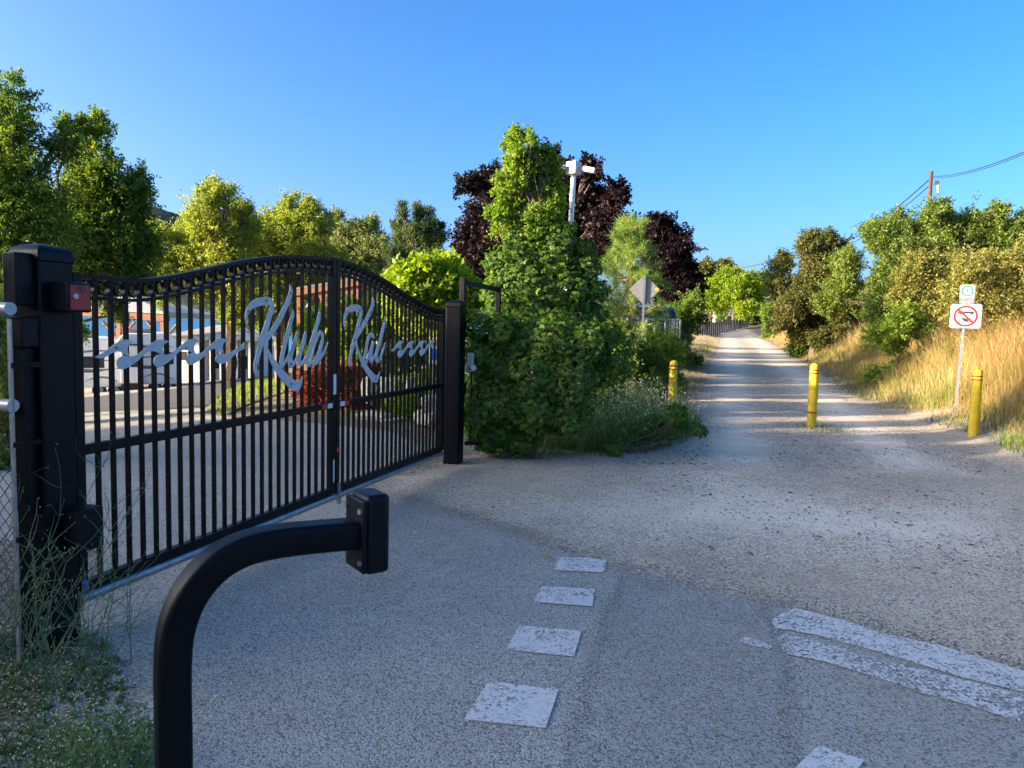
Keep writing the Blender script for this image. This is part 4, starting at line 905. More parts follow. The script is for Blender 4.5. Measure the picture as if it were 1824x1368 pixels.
# vine-covered tree
vt = plant('tree', 'slim pale green tree with vine covered base rising above the fence', 'tree', [(924, 246, 9), (914, 262, 9), (918, 285, 13), (946, 262, 9), (952, 285, 13), (972, 282, 10), (982, 305, 12), (930, 312, 24), (965, 325, 26), (905, 340, 18), (938, 355, 34), (975, 370, 28), (893, 385, 14), (925, 395, 34), (962, 405, 36), (886, 405, 8), (1000, 415, 18), (985, 350, 10), (995, 340, 6)], 9.4, 'lf_light', 2500, 6, .052, .62, 'bark', .07, 950, None, seed=27, up_=.9, gap=.3)
def vine(name, label, spec, Y, n, leaf, mat, thick, seed, parent_tree=None):
    B = pxblobs(spec, Y, thick); cx = np.mean([b[0] for b in B]); base = Vector((cx, Y, float(zg(cx, Y))))
    t = empty(name, base, label, 'vine', 'ivy on the fence and tree'); mb = MB()
    for b in B:
        for _ in range(2):
            e = Vector(b[:3]); d = Vector(rng.normal(size=3)).normalized(); limb(mb, base + Vector((random.uniform(-.3, .3), 0, 0)), e + d * b[3] * .7, .006, .003, .1)
    mb.build('stems', M['bark'], t)
    Bn = np.array(B); vol = (Bn[:, 3] ** 2); ib = rng.choice(len(B), n, p=vol / vol.sum()); dirs = unit(rng.normal(size=(n, 3)) + np.array([0, -.5, .1]))
    rad = .70 + .40 * rng.random(n) ** .8 + .35 * (rng.random(n) > .93) * rng.random(n) + .10 * lump(dirs, 4, ib * 1.3 + seed)
    P = Bn[ib, :3] + dirs * Bn[ib, 3:6] * rad[:, None]
    ok = P[:, 2] > zg(P[:, 0], P[:, 1]) + .03; P, dirs = P[ok], dirs[ok]; n = len(P)
    # three to five leaflets hang from each stalk
    k = 5; ang = np.linspace(-1.2, 1.2, k)[None, :] + rng.normal(size=(n, k)) * .15
    Nn = unit(dirs + rng.normal(size=(n, 3)) * .45 + np.array([0, 0, .35])); dn = unit(np.array([0, 0, -1.]) + rng.normal(size=(n, 3)) * .45); T1 = unit(dn - Nn * (dn * Nn).sum(1)[:, None]); T2 = np.cross(Nn, T1)
    A = T1[:, None] * np.cos(ang)[..., None] + T2[:, None] * np.sin(ang)[..., None] + Nn[:, None] * rng.normal(size=(n, k))[..., None] * .15
    sz = leaf * rng.uniform(.6, 1.25, size=(n, 1)) * (1 - .22 * np.abs(np.linspace(-1, 1, k)))[None]
    Q = np.repeat(P[:, None], k, 1)
    v = np.clip(.42 + rng.normal(size=(n, 1)) * .2 + rng.normal(size=(n, k)) * .08, 0, 1)
    leaves('foliage', Q.reshape(-1, 3), A.reshape(-1, 3), np.repeat(Nn[:, None], k, 1).reshape(-1, 3), sz.reshape(-1), (sz * .48).reshape(-1), M[mat], t, v.reshape(-1))
    return t
vine('ivy', 'sunlit ivy climbing the slim tree up to the camera pole', [(925, 425, 30), (962, 432, 34), (905, 462, 30), (945, 468, 45), (990, 460, 34), (1015, 480, 26), (935, 510, 55), (1000, 520, 48), (890, 510, 24), (1038, 520, 26), (955, 560, 60), (1025, 565, 42), (900, 555, 34), (1058, 560, 22), (1045, 480, 24), (1040, 445, 20), (1062, 520, 20), (1000, 425, 24), (882, 470, 20), (876, 520, 20)], 9.2, 7200, .058, 'lf_vine', .35, 3)
vine('ivy', 'dark ivy hedge covering the black iron fence', [(852, 582, 26), (856, 615, 28), (852, 650, 27), (856, 690, 28), (852, 730, 27), (856, 768, 26), (876, 640, 30), (878, 710, 30), (872, 780, 24), (890, 590, 30), (935, 605, 45), (990, 610, 50), (1045, 610, 38), (1080, 600, 22), (858, 630, 28), (900, 650, 42), (960, 670, 55), (1020, 670, 50), (1070, 660, 34), (1098, 640, 14), (860, 690, 26), (900, 715, 42), (955, 730, 45), (1005, 730, 40), (862, 745, 24), (890, 775, 30), (930, 782, 28), (870, 790, 18)], 8.22, 10500, .058, 'lf_vine', .25, 5)
vine('ivy', 'low ivy creeping out over the gravel at the foot of the weeds', [(950, 795, 16), (985, 797, 14), (1020, 798, 13), (1055, 795, 15), (1090, 790, 14), (1150, 770, 15), (1180, 762, 16), (1215, 750, 16), (1240, 762, 10), (1200, 730, 14), (1130, 780, 12)], 8.75, 1500, .055, 'lf_vine', .5, 6)
vine('ivy', 'ivy bank behind the hedge, between the slim tree and the diamond sign', [(1030, 575, 34), (1065, 585, 30), (1085, 605, 28), (1050, 630, 40), (1090, 650, 30), (1075, 690, 32), (1020, 640, 34)], 10.9, 2600, .06, 'lf_vine', .6, 9)
plant('shrub', 'low dark green undergrowth in front of the steel railing', 'shrub', [(1118, 640, 20), (1140, 632, 20), (1160, 640, 20), (1120, 668, 22), (1148, 665, 22)], 13.2, 'lf_dark', 1800, 6, .06, .4, 'bark', .02, 1140, seed=41, up_=.8)
plant('shrub', 'green bush rising behind the ivy bank left of the diamond sign', 'shrub', [(1072, 598, 24), (1095, 622, 26), (1078, 650, 28), (1106, 598, 16), (1112, 650, 20)], 12.4, 'lf_green', 1700, 6, .06, .45, 'bark', .02, 1090, seed=43, up_=.5)
plant('shrub', 'leafy weeds crowding the foot of the steel railing', 'shrub', [(1122, 628, 16), (1148, 625, 17), (1172, 628, 15), (1138, 650, 17), (1164, 650, 17)], 15.3, 'lf_green', 1300, 6, .06, .4, 'bark', .02, 1148, seed=44, up_=.6)
plant('shrub', 'olive weeds beside the corner of the steel railing', 'shrub', [(1150, 620, 13), (1175, 616, 14), (1196, 620, 13), (1166, 636, 14), (1190, 636, 13)], 18.4, 'lf_olive', 1200, 6, .07, .4, 'bark', .02, 1175, seed=45, up_=.6)
plant('shrub', 'dry olive bush on the left verge below the dark fence', 'shrub', [(1190, 606, 10), (1208, 604, 10), (1222, 608, 8), (1200, 620, 10), (1216, 620, 8)], 22.5, 'lf_tan', 900, 6, .08, .4, 'bark', .02, 1205, seed=46, up_=.6)
plant('shrub', 'weedy bush between the leafy bush and the left verge', 'shrub', [(1205, 622, 12), (1190, 622, 14), (1212, 640, 10), (1180, 640, 14)], 17.0, 'lf_dark', 1100, 6, .07, .4, 'bark', .02, 1195, seed=42, up_=.8)
# pine with long needles
def pine(Y):
    base = Vector((PT(1125, 600, Y).x, Y, 0)); base.z = float(zg(base.x, Y)); t = empty('pine_tree', base, 'young pine with long yellow green needles behind the diamond sign', 'tree'); top = PT(1122, 395, Y)
    mb = MB(); limb(mb, base - Z3 * .1, top, .07, .02, .02); tips = []
    for i in range(46):
        f = .24 + .74 * (i / 46) ** .9; o = base.lerp(top, f); reach = W(112, Y) * (1.12 - f * 1.02) * random.uniform(.7, 1.1); a = i * 2.4 + random.uniform(-.4, .4)
        e = o + Vector((math.cos(a) * reach, math.sin(a) * reach, reach * random.uniform(.35, .75))); pts = limb(mb, o, e, .018, .008, .08)
        tips += [(pts[-1], pts[-1] - pts[-2]), (pts[4], pts[4] - pts[3] + Vector(rng.normal(size=3)) * .1)]
        for _ in range(3):
            e2 = pts[random.randrange(2, 6)] + Vector((random.uniform(-1, 1) * .28, random.uniform(-1, 1) * .28, random.uniform(.0, .3))); limb(mb, pts[3], e2, .008, .005, .05, 3); tips.append((e2, e2 - pts[3]))
    tips.append((top, Z3)); mb.build('trunk', M['bark_pine'], t, sm=True)
    P = []; A = []; v = []
    for p, d in tips:
        d = d.normalized(); n = 75; s = rng.random(n) * .15; r = unit(rng.normal(size=(n, 3)) + np.array(d) * 1.1)
        P.append(np.array(p)[None] - np.array(d)[None] * s[:, None]); A.append(r); v.append(np.clip(.5 + rng.normal() * .18 + rng.normal(size=n) * .12, 0, 1))
    P = np.concatenate(P); A = np.concatenate(A); v = np.concatenate(v)
    leaves('needles', P, A, rng.normal(size=A.shape), rng.uniform(.13, .24, len(P)), .009, M['needle'], t, v, fold=.02)
pine(16.5)

# ---------------------------------------------------------------- grass, weeds and small stuff
def scatter(n, fx, fy): X = fx(n); Y = fy(n); return X, Y
def band(n, dlo, dhi, ylo, yhi, pw=1.0):   # points along the trail: d from trail centre, nearer points denser
    Y = ylo * (yhi / ylo) ** (rng.random(n) ** pw); d = dlo + (dhi - dlo) * rng.random(n); X = .285 * Y + 1.2 - d / .9617; return X, Y
def clump(X, Y, s, k=0): return np.sin(X * s + k) * np.cos(Y * s * .9 + k * 1.7) + .7 * np.sin(X * s * 2.3 + Y * s * 1.9 + k)
def put(X, Y, sink=.0): return np.stack([X, Y, zg(X, Y) - sink], 1)
def stuff(o, label, cat): return tag(o, label, cat, None, 'stuff')
hw = lambda Y: np.interp(Y, [0, 8, 11, 14, 18, 30, 400], [3.2, 2.75, 2.45, 1.95, 1.75, 1.75, 1.8])
# right bank: tall dry grass
X, Y = band(120000, -8.5, -1.7, 7.5, 60); d = -trail_d(X, Y); e = d - hw(Y)
ok = (e > 0) & (rng.random(len(X)) < np.clip(.25 + e * .9, 0, 1)) & (clump(X, Y, 1.6) > -.95); X, Y, e = X[ok], Y[ok], e[ok]
H = np.clip(.10 + e * .42, .08, .85) * rng.uniform(.6, 1.25, len(X)) * (1 + .2 * clump(X, Y, .9, 2)); H = np.clip(H, .06, 1.2)
v = np.clip(.5 + .22 * clump(X, Y, .8, 1) + rng.normal(size=len(X)) * .18, 0, 1)
stuff(blades('dry_grass', put(X, Y, .02), H, np.clip(.0055 * np.sqrt(Y / 9), .005, .012), rng.uniform(.1, .75, len(X)), M['dry'], var=v), 'tall dry golden grass covering the right bank', 'grass')
# greener weeds at the foot of the bank
X, Y = band(34000, -4.6, -1.6, 7.5, 40); d = -trail_d(X, Y); e = d - hw(Y)
ok = (e > -.15) & (e < 1.9) & (clump(X, Y, 1.1, 3) > -.25); X, Y, e = X[ok], Y[ok], e[ok]
stuff(blades('green_grass', put(X, Y, .02), rng.uniform(.08, .34, len(X)) * np.clip(.5 + e, .4, 1.4), .008, rng.uniform(.2, .8, len(X)), M['green_grass'], var=np.clip(.6 + rng.normal(size=len(X)) * .25, 0, 1)), 'green weeds along the foot of the right bank', 'grass')
X, Y = band(26000, -8.0, -2.3, 8.5, 45); ok = (clump(X, Y, 1.0, 7) > .15); X, Y = X[ok], Y[ok]; e = -trail_d(X, Y) - hw(Y)
stuff(blades('bank_weeds', put(X, Y, .02), rng.uniform(.25, .95, len(X)) * np.clip(.4 + e * .3, .3, 1), .011, rng.uniform(.2, .8, len(X)), M['lf_light'], var=np.clip(.4 + rng.normal(size=len(X)) * .2, 0, 1)), 'patches of yellow green weeds among the dry grass of the bank', 'weeds')
# rusty tall stems on the right, above the sign's foot
X, Y = band(5200, -8.5, -3.4, 9.0, 22); ok = clump(X, Y, .7, 5) > -.1; X, Y = X[ok], Y[ok]
stuff(blades('rusty_stems', put(X, Y, .02), rng.uniform(.8, 1.55, len(X)), .008, rng.uniform(.1, .6, len(X)), M['rusty'], var=rng.random(len(X))), 'tall rust coloured weed stems standing among the dry grass', 'weeds')
# left verge: pale dry grass beside the path
X, Y = band(60000, 1.55, 4.2, 11.0, 60); d = trail_d(X, Y); e = d - hw(Y) + .15
ok = (e > 0) & (clump(X, Y, 1.3, 1) > -.9); X, Y, e = X[ok], Y[ok], e[ok]
stuff(blades('dry_verge_grass', put(X, Y, .01), np.clip(.05 + e * .16, .05, .42) * rng.uniform(.5, 1.5, len(X)), np.clip(.006 * np.sqrt(Y / 10), .006, .014), rng.uniform(.3, 1.0, len(X)), M['drypale'], var=np.clip(.5 + .3 * clump(X, Y, 1.7, 2) + rng.normal(size=len(X)) * .15, 0, 1)), 'pale dry grass along the left side of the path', 'grass')
X, Y = band(26000, 1.7, 5, 10.0, 45); e = trail_d(X, Y) - hw(Y); ok = (e > .1) & (clump(X, Y, .9, 4) > .05); X, Y = X[ok], Y[ok]
stuff(blades('green_verge_grass', put(X, Y, .01), rng.uniform(.08, .4, len(X)), .009, rng.uniform(.2, .8, len(X)), M['green_grass'], var=rng.random(len(X))), 'green grass and weeds on the left verge', 'grass')
# weed mass in front of the ivy
wp = np.array(gp((930, 808), (1060, 806), (1160, 790), (1260, 765), (1268, 720), (1200, 700), (1120, 690)))
def inpoly(X, Y, P):
    c = np.zeros(len(X), bool)
    for i in range(len(P)):
        a, b = P[i], P[(i + 1) % len(P)]; c ^= ((a[1] > Y) != (b[1] > Y)) & (X < (b[0] - a[0]) * (Y - a[1]) / (b[1] - a[1] + 1e-12) + a[0])
    return c
def fill(n, P): X = rng.uniform(P[:, 0].min(), P[:, 0].max(), n); Y = rng.uniform(P[:, 1].min(), P[:, 1].max(), n); k = inpoly(X, Y, P); return X[k], Y[k]
wp2 = np.array([[.1, 8.45], [1.1, 8.5], [1.9, 9.0], [2.7, 10.4], [3.1, 12.4], [3.1, 14.5], [1.6, 14.0], [1.1, 9.6]])
# weeds built as stems with leaves along them
def weed_patch(nm, X, Y, H, lean, per, lf, lw, wstem, mat, seedmat, labels, bud=.009, nb=2, tone=.45):
    n = len(X); P = put(X, Y, .01); az = rng.random(n) * 2 * np.pi; D = np.stack([np.cos(az), np.sin(az), np.zeros(n)], 1); v0 = np.clip(tone + rng.normal(size=n) * .18, 0, 1)
    stuff(blades(nm, P, H, wstem, lean, M[mat], var=v0, az=az), labels[0], 'weeds')
    t = rng.uniform(.12, 1, (n, per)); h = H[:, None] * t; l = lean[:, None]
    Q = P[:, None] + D[:, None] * (H[:, None] * l * t ** 1.7)[..., None] + np.array([0, 0, 1.]) * (h * (1 - .25 * l * t))[..., None]
    A = unit(rng.normal(size=Q.shape) + np.array([0, 0, .5]) + D[:, None] * .4); sz = lf * rng.uniform(.6, 1.3, (n, per)) * (1.15 - .5 * t)
    stuff(leaves(nm + '_leaves', Q.reshape(-1, 3), A.reshape(-1, 3), (rng.normal(size=Q.shape) * .6 + np.array([0, 0, 1.])).reshape(-1, 3), sz.reshape(-1), (sz * lw).reshape(-1), M[mat], var=np.clip(np.repeat(v0, per) + rng.normal(size=n * per) * .12, 0, 1)), labels[1], 'weeds')
    tip = P + D * (H * lean)[:, None] + np.array([0, 0, 1.]) * (H * (1 - .25 * lean))[:, None]
    B = np.repeat(tip, nb, 0) + rng.normal(size=(n * nb, 3)) * .018
    stuff(leaves(nm + '_buds', B, rng.normal(size=B.shape) + np.array([0, 0, 1.2]), rng.normal(size=B.shape), bud * rng.uniform(.6, 1.4, len(B)), bud * .8, M[seedmat], var=rng.random(len(B))), labels[2], 'weeds')
wl = np.array(gp((-80, 1130), (150, 1120), (205, 1160), (240, 1230), (275, 1320), (290, 1420)) + [(-1.15, 1.1), (-2.6, 1.1), (-3.2, 3.2)])
X, Y = fill(9500, wl); front = np.clip((2.75 - Y) / .5, .2, 1) * np.clip(.8 + .35 * clump(X, Y, 5, 1), .3, 1.3); ok = clump(X, Y, 6, 3) > -1.0; X, Y, front = X[ok], Y[ok], front[ok]
weed_patch('roadside_weeds', X, Y, rng.uniform(.09, .27, len(X)) * front, rng.uniform(.3, 1.2, len(X)), 11, .024, .3, .0035, 'weed', 'seed', ('sprawling green weeds at the foot of the left gate post', 'narrow leaves of the sprawling weeds in the left foreground', 'tiny white buds on the sprawling weeds in the left foreground'), .009, 2, .5)
X, Y = fill(5200, wp2); core = np.clip((3.0 - X) * .5 + .3 + .25 * clump(X, Y, 2.6, 1), .2, 1.05)
weed_patch('tall_weeds', X, Y, rng.uniform(.3, .85, len(X)) * core, rng.uniform(.15, .8, len(X)), 8, .065, .26, .006, 'weed', 'seed', ('tall dark green weeds in front of the ivy hedge', 'narrow leaves of the tall weeds beside the ivy hedge', 'pale seed heads on the tall weeds beside the ivy hedge'), .02, 2, .4)
X, Y = fill(5000, wp2); core = np.clip((3.0 - X) * .5 + .3, .2, 1)
stuff(blades('weed_grass', put(X, Y, .01), rng.uniform(.2, .75, len(X)) * core, .007, rng.uniform(.3, 1.1, len(X)), M['green_grass'], var=np.clip(.5 + rng.normal(size=len(X)) * .25, 0, 1)), 'long arching grass among the weeds in front of the ivy hedge', 'grass')
X, Y = fill(2600, wl); P = put(X, Y, -.006)
stuff(leaves('dead_leaves', P, rng.normal(size=P.shape) * np.array([1, 1, .15]), np.array([[0, 0, 1.]]) + rng.normal(size=P.shape) * .3, rng.uniform(.012, .035, len(P)), rng.uniform(.006, .02, len(P)), M['drypale'], var=rng.random(len(P)) * .6), 'dead leaves and straw under the left foreground weeds', 'litter')
# tall branching stems beside the post
def stem_plant(base, label, n, h, seed_, lean=(0, 0)):
    random.seed(seed_); t = empty('wild_weed', base, label, 'plant', 'tall wispy weeds by the left gate post'); mb = MB(); P = []
    for i in range(n):
        a = random.uniform(0, 6.28); hh = h * random.uniform(.55, 1.0); o = Vector(base) + Vector((random.uniform(-.12, .12), random.uniform(-.12, .12), 0))
        e = o + Vector((math.cos(a) * hh * .35 + lean[0] * hh, math.sin(a) * hh * .25 + lean[1] * hh, hh)); pts = limb(mb, o, e, .0028, .0011, .07)
        for _ in range(6):
            s = pts[random.randrange(2, 7)]; e2 = s + Vector((random.uniform(-.12, .16), random.uniform(-.1, .1), random.uniform(.03, .17))); limb(mb, s, e2, .0016, .0009, .1, 3); P += [e2, e2 + Vector(rng.normal(size=3)) * .012]
            P += [s + Vector(rng.normal(size=3)) * .01]
    me = mb.build('stems', M['stem'], t)
    P = np.array([tuple(p) for p in P]); leaves('foliage', P, rng.normal(size=P.shape) + np.array([0, 0, 1.2]), rng.normal(size=P.shape), rng.uniform(.008, .022, len(P)), .005, M['weed'], t, np.clip(.75 + rng.normal(size=len(P)) * .2, 0, 1))  # small buds at the stem nodes and twig tips
M['stem'] = paint('green_stem', (.07, .12, .055), .7, 0, .3, 20)
for (px, py, lb, n, h, sd, ln) in [(60, 1190, 'tall wispy green weed leaning right across the left gate post', 9, .80, 1, (.25, .05)), (15, 1215, 'wispy weed against the chain link at the left edge', 8, .62, 2, (.15, 0)), (185, 1190, 'slender upright weed on the asphalt edge right of the left gate post', 7, .46, 3, (.04, 0)), (120, 1240, 'short bushy weed stems in front of the left gate post', 8, .42, 4, (.1, 0))]:
    p = G(px, py); stem_plant(p, lb, n, h, sd, ln)
random.seed(99)
# fallen leaves on the asphalt, small stones on gravel
for (px, py, lb) in [(262, 1241, 'yellow fallen leaf on asphalt beside the bent tube stand'), (968, 997, 'tiny green yellow leaf on asphalt near the smallest painted block'), (150, 1203, 'yellow brown fallen leaf among weeds by the left gate post')]:
    p = G(px, py); a = random.random() * 6; A = np.array([[math.cos(a), math.sin(a), .05]])
    s = .03 if px != 968 else .05
    o = leaves('fallen_leaf', np.array([[p.x, p.y, p.z + .016]]), A, np.array([[.1, .1, 1.]]), s * 1.6, s, M['litter'], var=np.array([.7])); tag(o, lb, 'leaf', 'fallen leaves on the ground')
def stones(name, X, Y, r, mat, lift=.012):
    n = len(X); ico = np.array([(0, 0, 1), (.9, 0, .2), (.3, .85, .2), (-.7, .5, .2), (-.7, -.5, .2), (.3, -.85, .2), (.0, .0, -.6), (0, 0, -.6)]); P = put(X, Y, -lift)
    q = rng.random(n) * 6.28; c, s = np.cos(q), np.sin(q); S = r[:, None] * rng.uniform(.6, 1.2, (n, 3)) * np.array([1.2, 1, .6])
    V = ico[None] * S[:, None]; V = np.stack([V[..., 0] * c[:, None] - V[..., 1] * s[:, None], V[..., 0] * s[:, None] + V[..., 1] * c[:, None], V[..., 2]], -1) + P[:, None]
    quads = [(0, 1, 2, 2), (0, 2, 3, 3), (0, 3, 4, 4), (0, 4, 5, 5), (0, 5, 1, 1), (6, 2, 1, 1), (6, 3, 2, 2), (6, 4, 3, 3), (6, 5, 4, 4), (6, 1, 5, 5)]
    V2 = V; F3 = [(0, 1, 2), (0, 2, 3), (0, 3, 4), (0, 4, 5), (0, 5, 1)]
    me = bpy.data.meshes.new(name); me.vertices.add(n * 8); me.vertices.foreach_set('co', V2.reshape(-1).astype(np.float32)); f = np.array(F3); m = len(f)
    me.loops.add(n * m * 3); me.loops.foreach_set('vertex_index', (np.arange(n)[:, None, None] * 8 + f[None]).reshape(-1).astype(np.int32)); me.polygons.add(n * m); me.polygons.foreach_set('loop_start', (np.arange(n * m) * 3).astype(np.int32)); me.update(calc_edges=True)
    a = me.attributes.new('var', 'FLOAT', 'POINT'); a.data.foreach_set('value', np.repeat(rng.random(n), 8).astype(np.float32))
    return link(name, me, mat)
def stonemat():
    m, t, out = nmat('loose_stone'); p = N(t, 'ShaderNodeBsdfPrincipled'); p.inputs['Roughness'].default_value = .9; a = N(t, 'ShaderNodeAttribute', attribute_name='var')
    t.links.new(ramp(t, [(0, (.10, .075, .06)), (.35, (.26, .22, .18)), (.8, (.42, .39, .34)), (1, (.5, .48, .44))], a.outputs['Fac']), p.inputs['Base Color']); t.links.new(p.outputs[0], out.inputs[0]); return m
M['stone'] = stonemat()
ap = np.array(gp((600, 895), (800, 835), (1000, 818), (1150, 806), (1270, 770), (1300, 720), (1480, 720), (1700, 800), (1824, 850), (2000, 1150), (1560, 1105), (1250, 1022), (1100, 985), (950, 935), (830, 895)))
X, Y = fill(52000, ap); ok = rng.random(len(X)) < np.clip(.35 + .5 * clump(X, Y, 1.1, 2), .03, 1); X, Y = X[ok], Y[ok]
stuff(stones('loose_gravel', X, Y, np.clip(rng.lognormal(-4.95, .48, len(X)), .003, .028), M['stone']), 'loose gravel stones scattered over the gravel apron', 'gravel')
X, Y = band(20000, -2.4, 2.3, 8, 26); ok = np.abs(np.abs(trail_d(X, Y)) - .95) > .35; X, Y = X[ok], Y[ok]
stuff(stones('path_gravel', X, Y, np.clip(rng.lognormal(-4.7, .45, len(X)), .004, .03), M['stone']), 'loose stones between and beside the wheel tracks', 'gravel')
# weeds at the middle bollard's foot and by the far post
b0 = G(1470, 765); n = 500; X = b0.x + rng.normal(size=n) * .22; Y = b0.y + rng.normal(size=n) * .3
stuff(blades('path_weeds', put(X, Y, -.01), rng.uniform(.02, .07, n), .006, rng.uniform(.4, 1, n), M['green_grass'], var=rng.random(n)), 'tiny weeds at the foot of the middle bollard', 'weeds')

# ---------------------------------------------------------------- things behind the gate
lawn_px = [(368, 737), (378, 716), (395, 703), (420, 690), (450, 679), (485, 670), (520, 664), (540, 690), (505, 700), (480, 708), (440, 722), (405, 740)]
lp = np.array(gp(*lawn_px)); X, Y = fill(30000, lp)
flat_poly('lawn', lawn_px, M['green_flat'] if 'green_flat' in M else M['soil'], .02)['kind'] = 'structure'
stuff(blades('lawn_grass', put(X, Y, -.01), rng.uniform(.05, .12, len(X)), .02, rng.uniform(.2, .8, len(X)), M['lawn'], var=rng.random(len(X))), 'mown sunlit lawn behind the gate', 'grass')
# boulders
def rock(c, sx, sy, sz, seed_, label):
    bm = bmesh.new(); bmesh.ops.create_icosphere(bm, subdivisions=3, radius=1)
    for v in bm.verts:
        q = v.co.copy(); b = max(abs(q.x), abs(q.y), abs(q.z)); q = q.lerp(q / b * .85, .65)
        k = 1 + .12 * math.sin(q.x * 4 + seed_) * math.cos(q.y * 3.5 + seed_ * 2) + .08 * math.sin(q.z * 6 + seed_ * 3)
        v.co = Vector((q.x * sx * k, q.y * sy * k, q.z * sz * k))
    me = bpy.data.meshes.new('boulder'); bm.to_mesh(me); bm.free(); o = link('boulder', me, M['rock']); o.location = c; o.rotation_euler = (0, 0, seed_)
    tag(o, label, 'boulder', 'pale boulders behind the far gate leaf')
for i, (px, py, wpx, hpx, Y, lb) in enumerate([(657, 695, 20, 44, 12.4, 'tall pale boulder right of the red shrub'), (705, 692, 24, 40, 12.2, 'upright pale boulder below the dark juniper bush'), (738, 690, 20, 36, 12.0, 'narrow pale boulder right of the juniper trunk'), (668, 742, 34, 18, 11.4, 'low wide boulder at the foot of the tall one'), (705, 752, 22, 14, 11.1, 'small low boulder nearest the driveway'), (760, 745, 26, 24, 10.6, 'rounded boulder near the far gate post'), (785, 720, 18, 34, 10.6, 'boulder hidden between the far stile and post')]):
    p = PT(px, py, Y); rock(p, W(wpx, Y) * .55, .3, W(hpx, Y) * .6, i * 1.3 + .4, lb)
# small info board
ib = PT(772, 625, 11.0); ibo = empty('notice_board', Vector((ib.x, 11.0, float(zg(ib.x, 11.0)))), 'white and blue notice board on a post behind the far gate stile', 'sign')
MB().box(ib, (W(16, 11), .03, W(48, 11))).build('board', M['signwhite'], ibo); MB().box(ib + Vector((0, -.018, .12)), (W(16, 11), .006, .10)).build('blue_header', M['timber'], ibo); MB().box(ib + Vector((0, -.018, -.05)), (W(12, 11), .006, .16)).build('blue_panel', M['blue'], ibo)
MB().box(Vector((ib.x, 11.03, (ib.z + ibo.location.z) / 2)), (.05, .05, ib.z - ibo.location.z)).build('post', M['timber_grey'], ibo)

def rot_axes(deg): a = R(deg); return (Vector((math.cos(a), math.sin(a), 0)), Vector((-math.sin(a), math.cos(a), 0)), Z3)
def rv(px0, px1, ytop, ybot, Y, rot, label, slide):
    """travel trailer, its end towards the gate: px0..px1 wide, from ytop down to the ground at ybot"""
    ax = rot_axes(rot); c = PT((px0 + px1) / 2, ybot, Y); wd = W(px1 - px0, Y); h = W(ybot - ytop, Y); z0 = c.z
    t = empty('travel_trailer', c, label, 'trailer', 'white travel trailers behind the gate'); o = c + ax[1] * 2.6
    L = 5.2; cl_ = .42; hh = h - cl_
    prof = [(-wd / 2, 0), (wd / 2, 0), (wd / 2, hh * .86), (wd * .42, hh * .97), (wd * .3, hh), (-wd * .3, hh), (-wd * .42, hh * .97), (-wd / 2, hh * .86)]
    b = MB().prism([c + ax[0] * x + Z3 * (y + cl_) for x, y in prof], ax[1] * L).build('body', M['white'], t, bevel=.05)
    fr_ = lambda x, z, off=.0: c + ax[0] * x + Z3 * (z + cl_) - ax[1] * off
    def pan(x0_, z0_, x1_, z1_, mat, nm, par, off=.012, th=.02): MB().box(fr_((x0_ + x1_) / 2, (z0_ + z1_) / 2, off), (x1_ - x0_, th, z1_ - z0_), ax).build(nm, mat, par, bevel=.006)
    def swoosh(pts, wd_, nm='decal', off=.008):
        P = np.array(pts); mb = MB(); n = 14; qs = []
        for i in range(n + 1):
            s = i / n; x = (1 - s) ** 2 * P[0] + 2 * s * (1 - s) * P[1] + s * s * P[2]; qs.append((x, wd_ * math.sin(math.pi * s) + .01))
        vs = [fr_(q[0], q[1] + ww / 2, off) for q, ww in qs] + [fr_(q[0], q[1] - ww / 2, off) for q, ww in qs]
        mb.add(vs, [(i, i + 1, n + 2 + i, n + 1 + i) for i in range(n)]).build(nm, M['tan'], b)
    swoosh([(-wd * .45, hh * .62), (-wd * .1, hh * .80), (wd * .45, hh * .74)], .09); swoosh([(-wd * .42, hh * .50), (-wd * .2, hh * .25), (wd * .4, hh * .40)], .16)
    swoosh([(-wd * .48, hh * .42), (wd * .05, hh * .62), (wd * .48, hh * .52)], .05); swoosh([(-wd * .1, hh * .12), (wd * .2, hh * .33), (wd * .46, hh * .05)], .08)
    pan(-wd * .42, hh * .99, wd * .1, hh * 1.09, M['tan'], 'roof_unit', t, -1.4, .9)
    pan(-wd * .35, hh * .06, -wd * .12, hh * .30, M['siding'], 'hatch', b); pan(-wd * .5, hh * .31, wd * .1, hh * .335, M['signblack'], 'trim', b, .006, .012)
    if slide:
        MB().box(fr_(-wd * .26, hh * .42, .38), (wd * .36, .8, hh * .72), ax).build('slide_out', M['siding'], t, bevel=.02)
        MB().box(fr_(-wd * .26, hh * .79, .40), (wd * .38, .86, .05), ax).build('slide_awning', M['signblack'], t)
        MB().box(fr_(-wd * .22, hh * .46, .785), (wd * .12, .012, hh * .2), ax).build('window', M['glass'], t, bevel=.02)
        MB().box(fr_(-wd * .26, -.12, .36), (wd * .36, .7, .3), ax).build('undershadow_block', M['rubber'], t)  # dark block that stands in for the shade beneath the slide-out
    for x0_, x1_ in (((wd * .08, wd * .22), (wd * .30, wd * .44)) if slide else ((-wd * .2, wd * .2),)):
        w_ = MB().box(fr_((x0_ + x1_) / 2, hh * .52, .012), (x1_ - x0_, .024, hh * .24), ax).build('window', M['signblack'], t, bevel=.02)
        MB().box(fr_((x0_ + x1_) / 2, hh * .52, .027), ((x1_ - x0_) * .8, .006, hh * .2), ax).build('pane', M['glass'], w_)
    for x in (wd * .12, wd * .36):
        q = fr_(x, -.16, -.05); wh = MB().tube([q - ax[1] * .02, q + ax[1] * .2], .31, 18).build('wheel', M['rubber'], t, sm=True)
        MB().tube([q - ax[1] * .04, q - ax[1] * .0], .17, 14).build('rim', M['alu'], wh, sm=True)
RY = 36
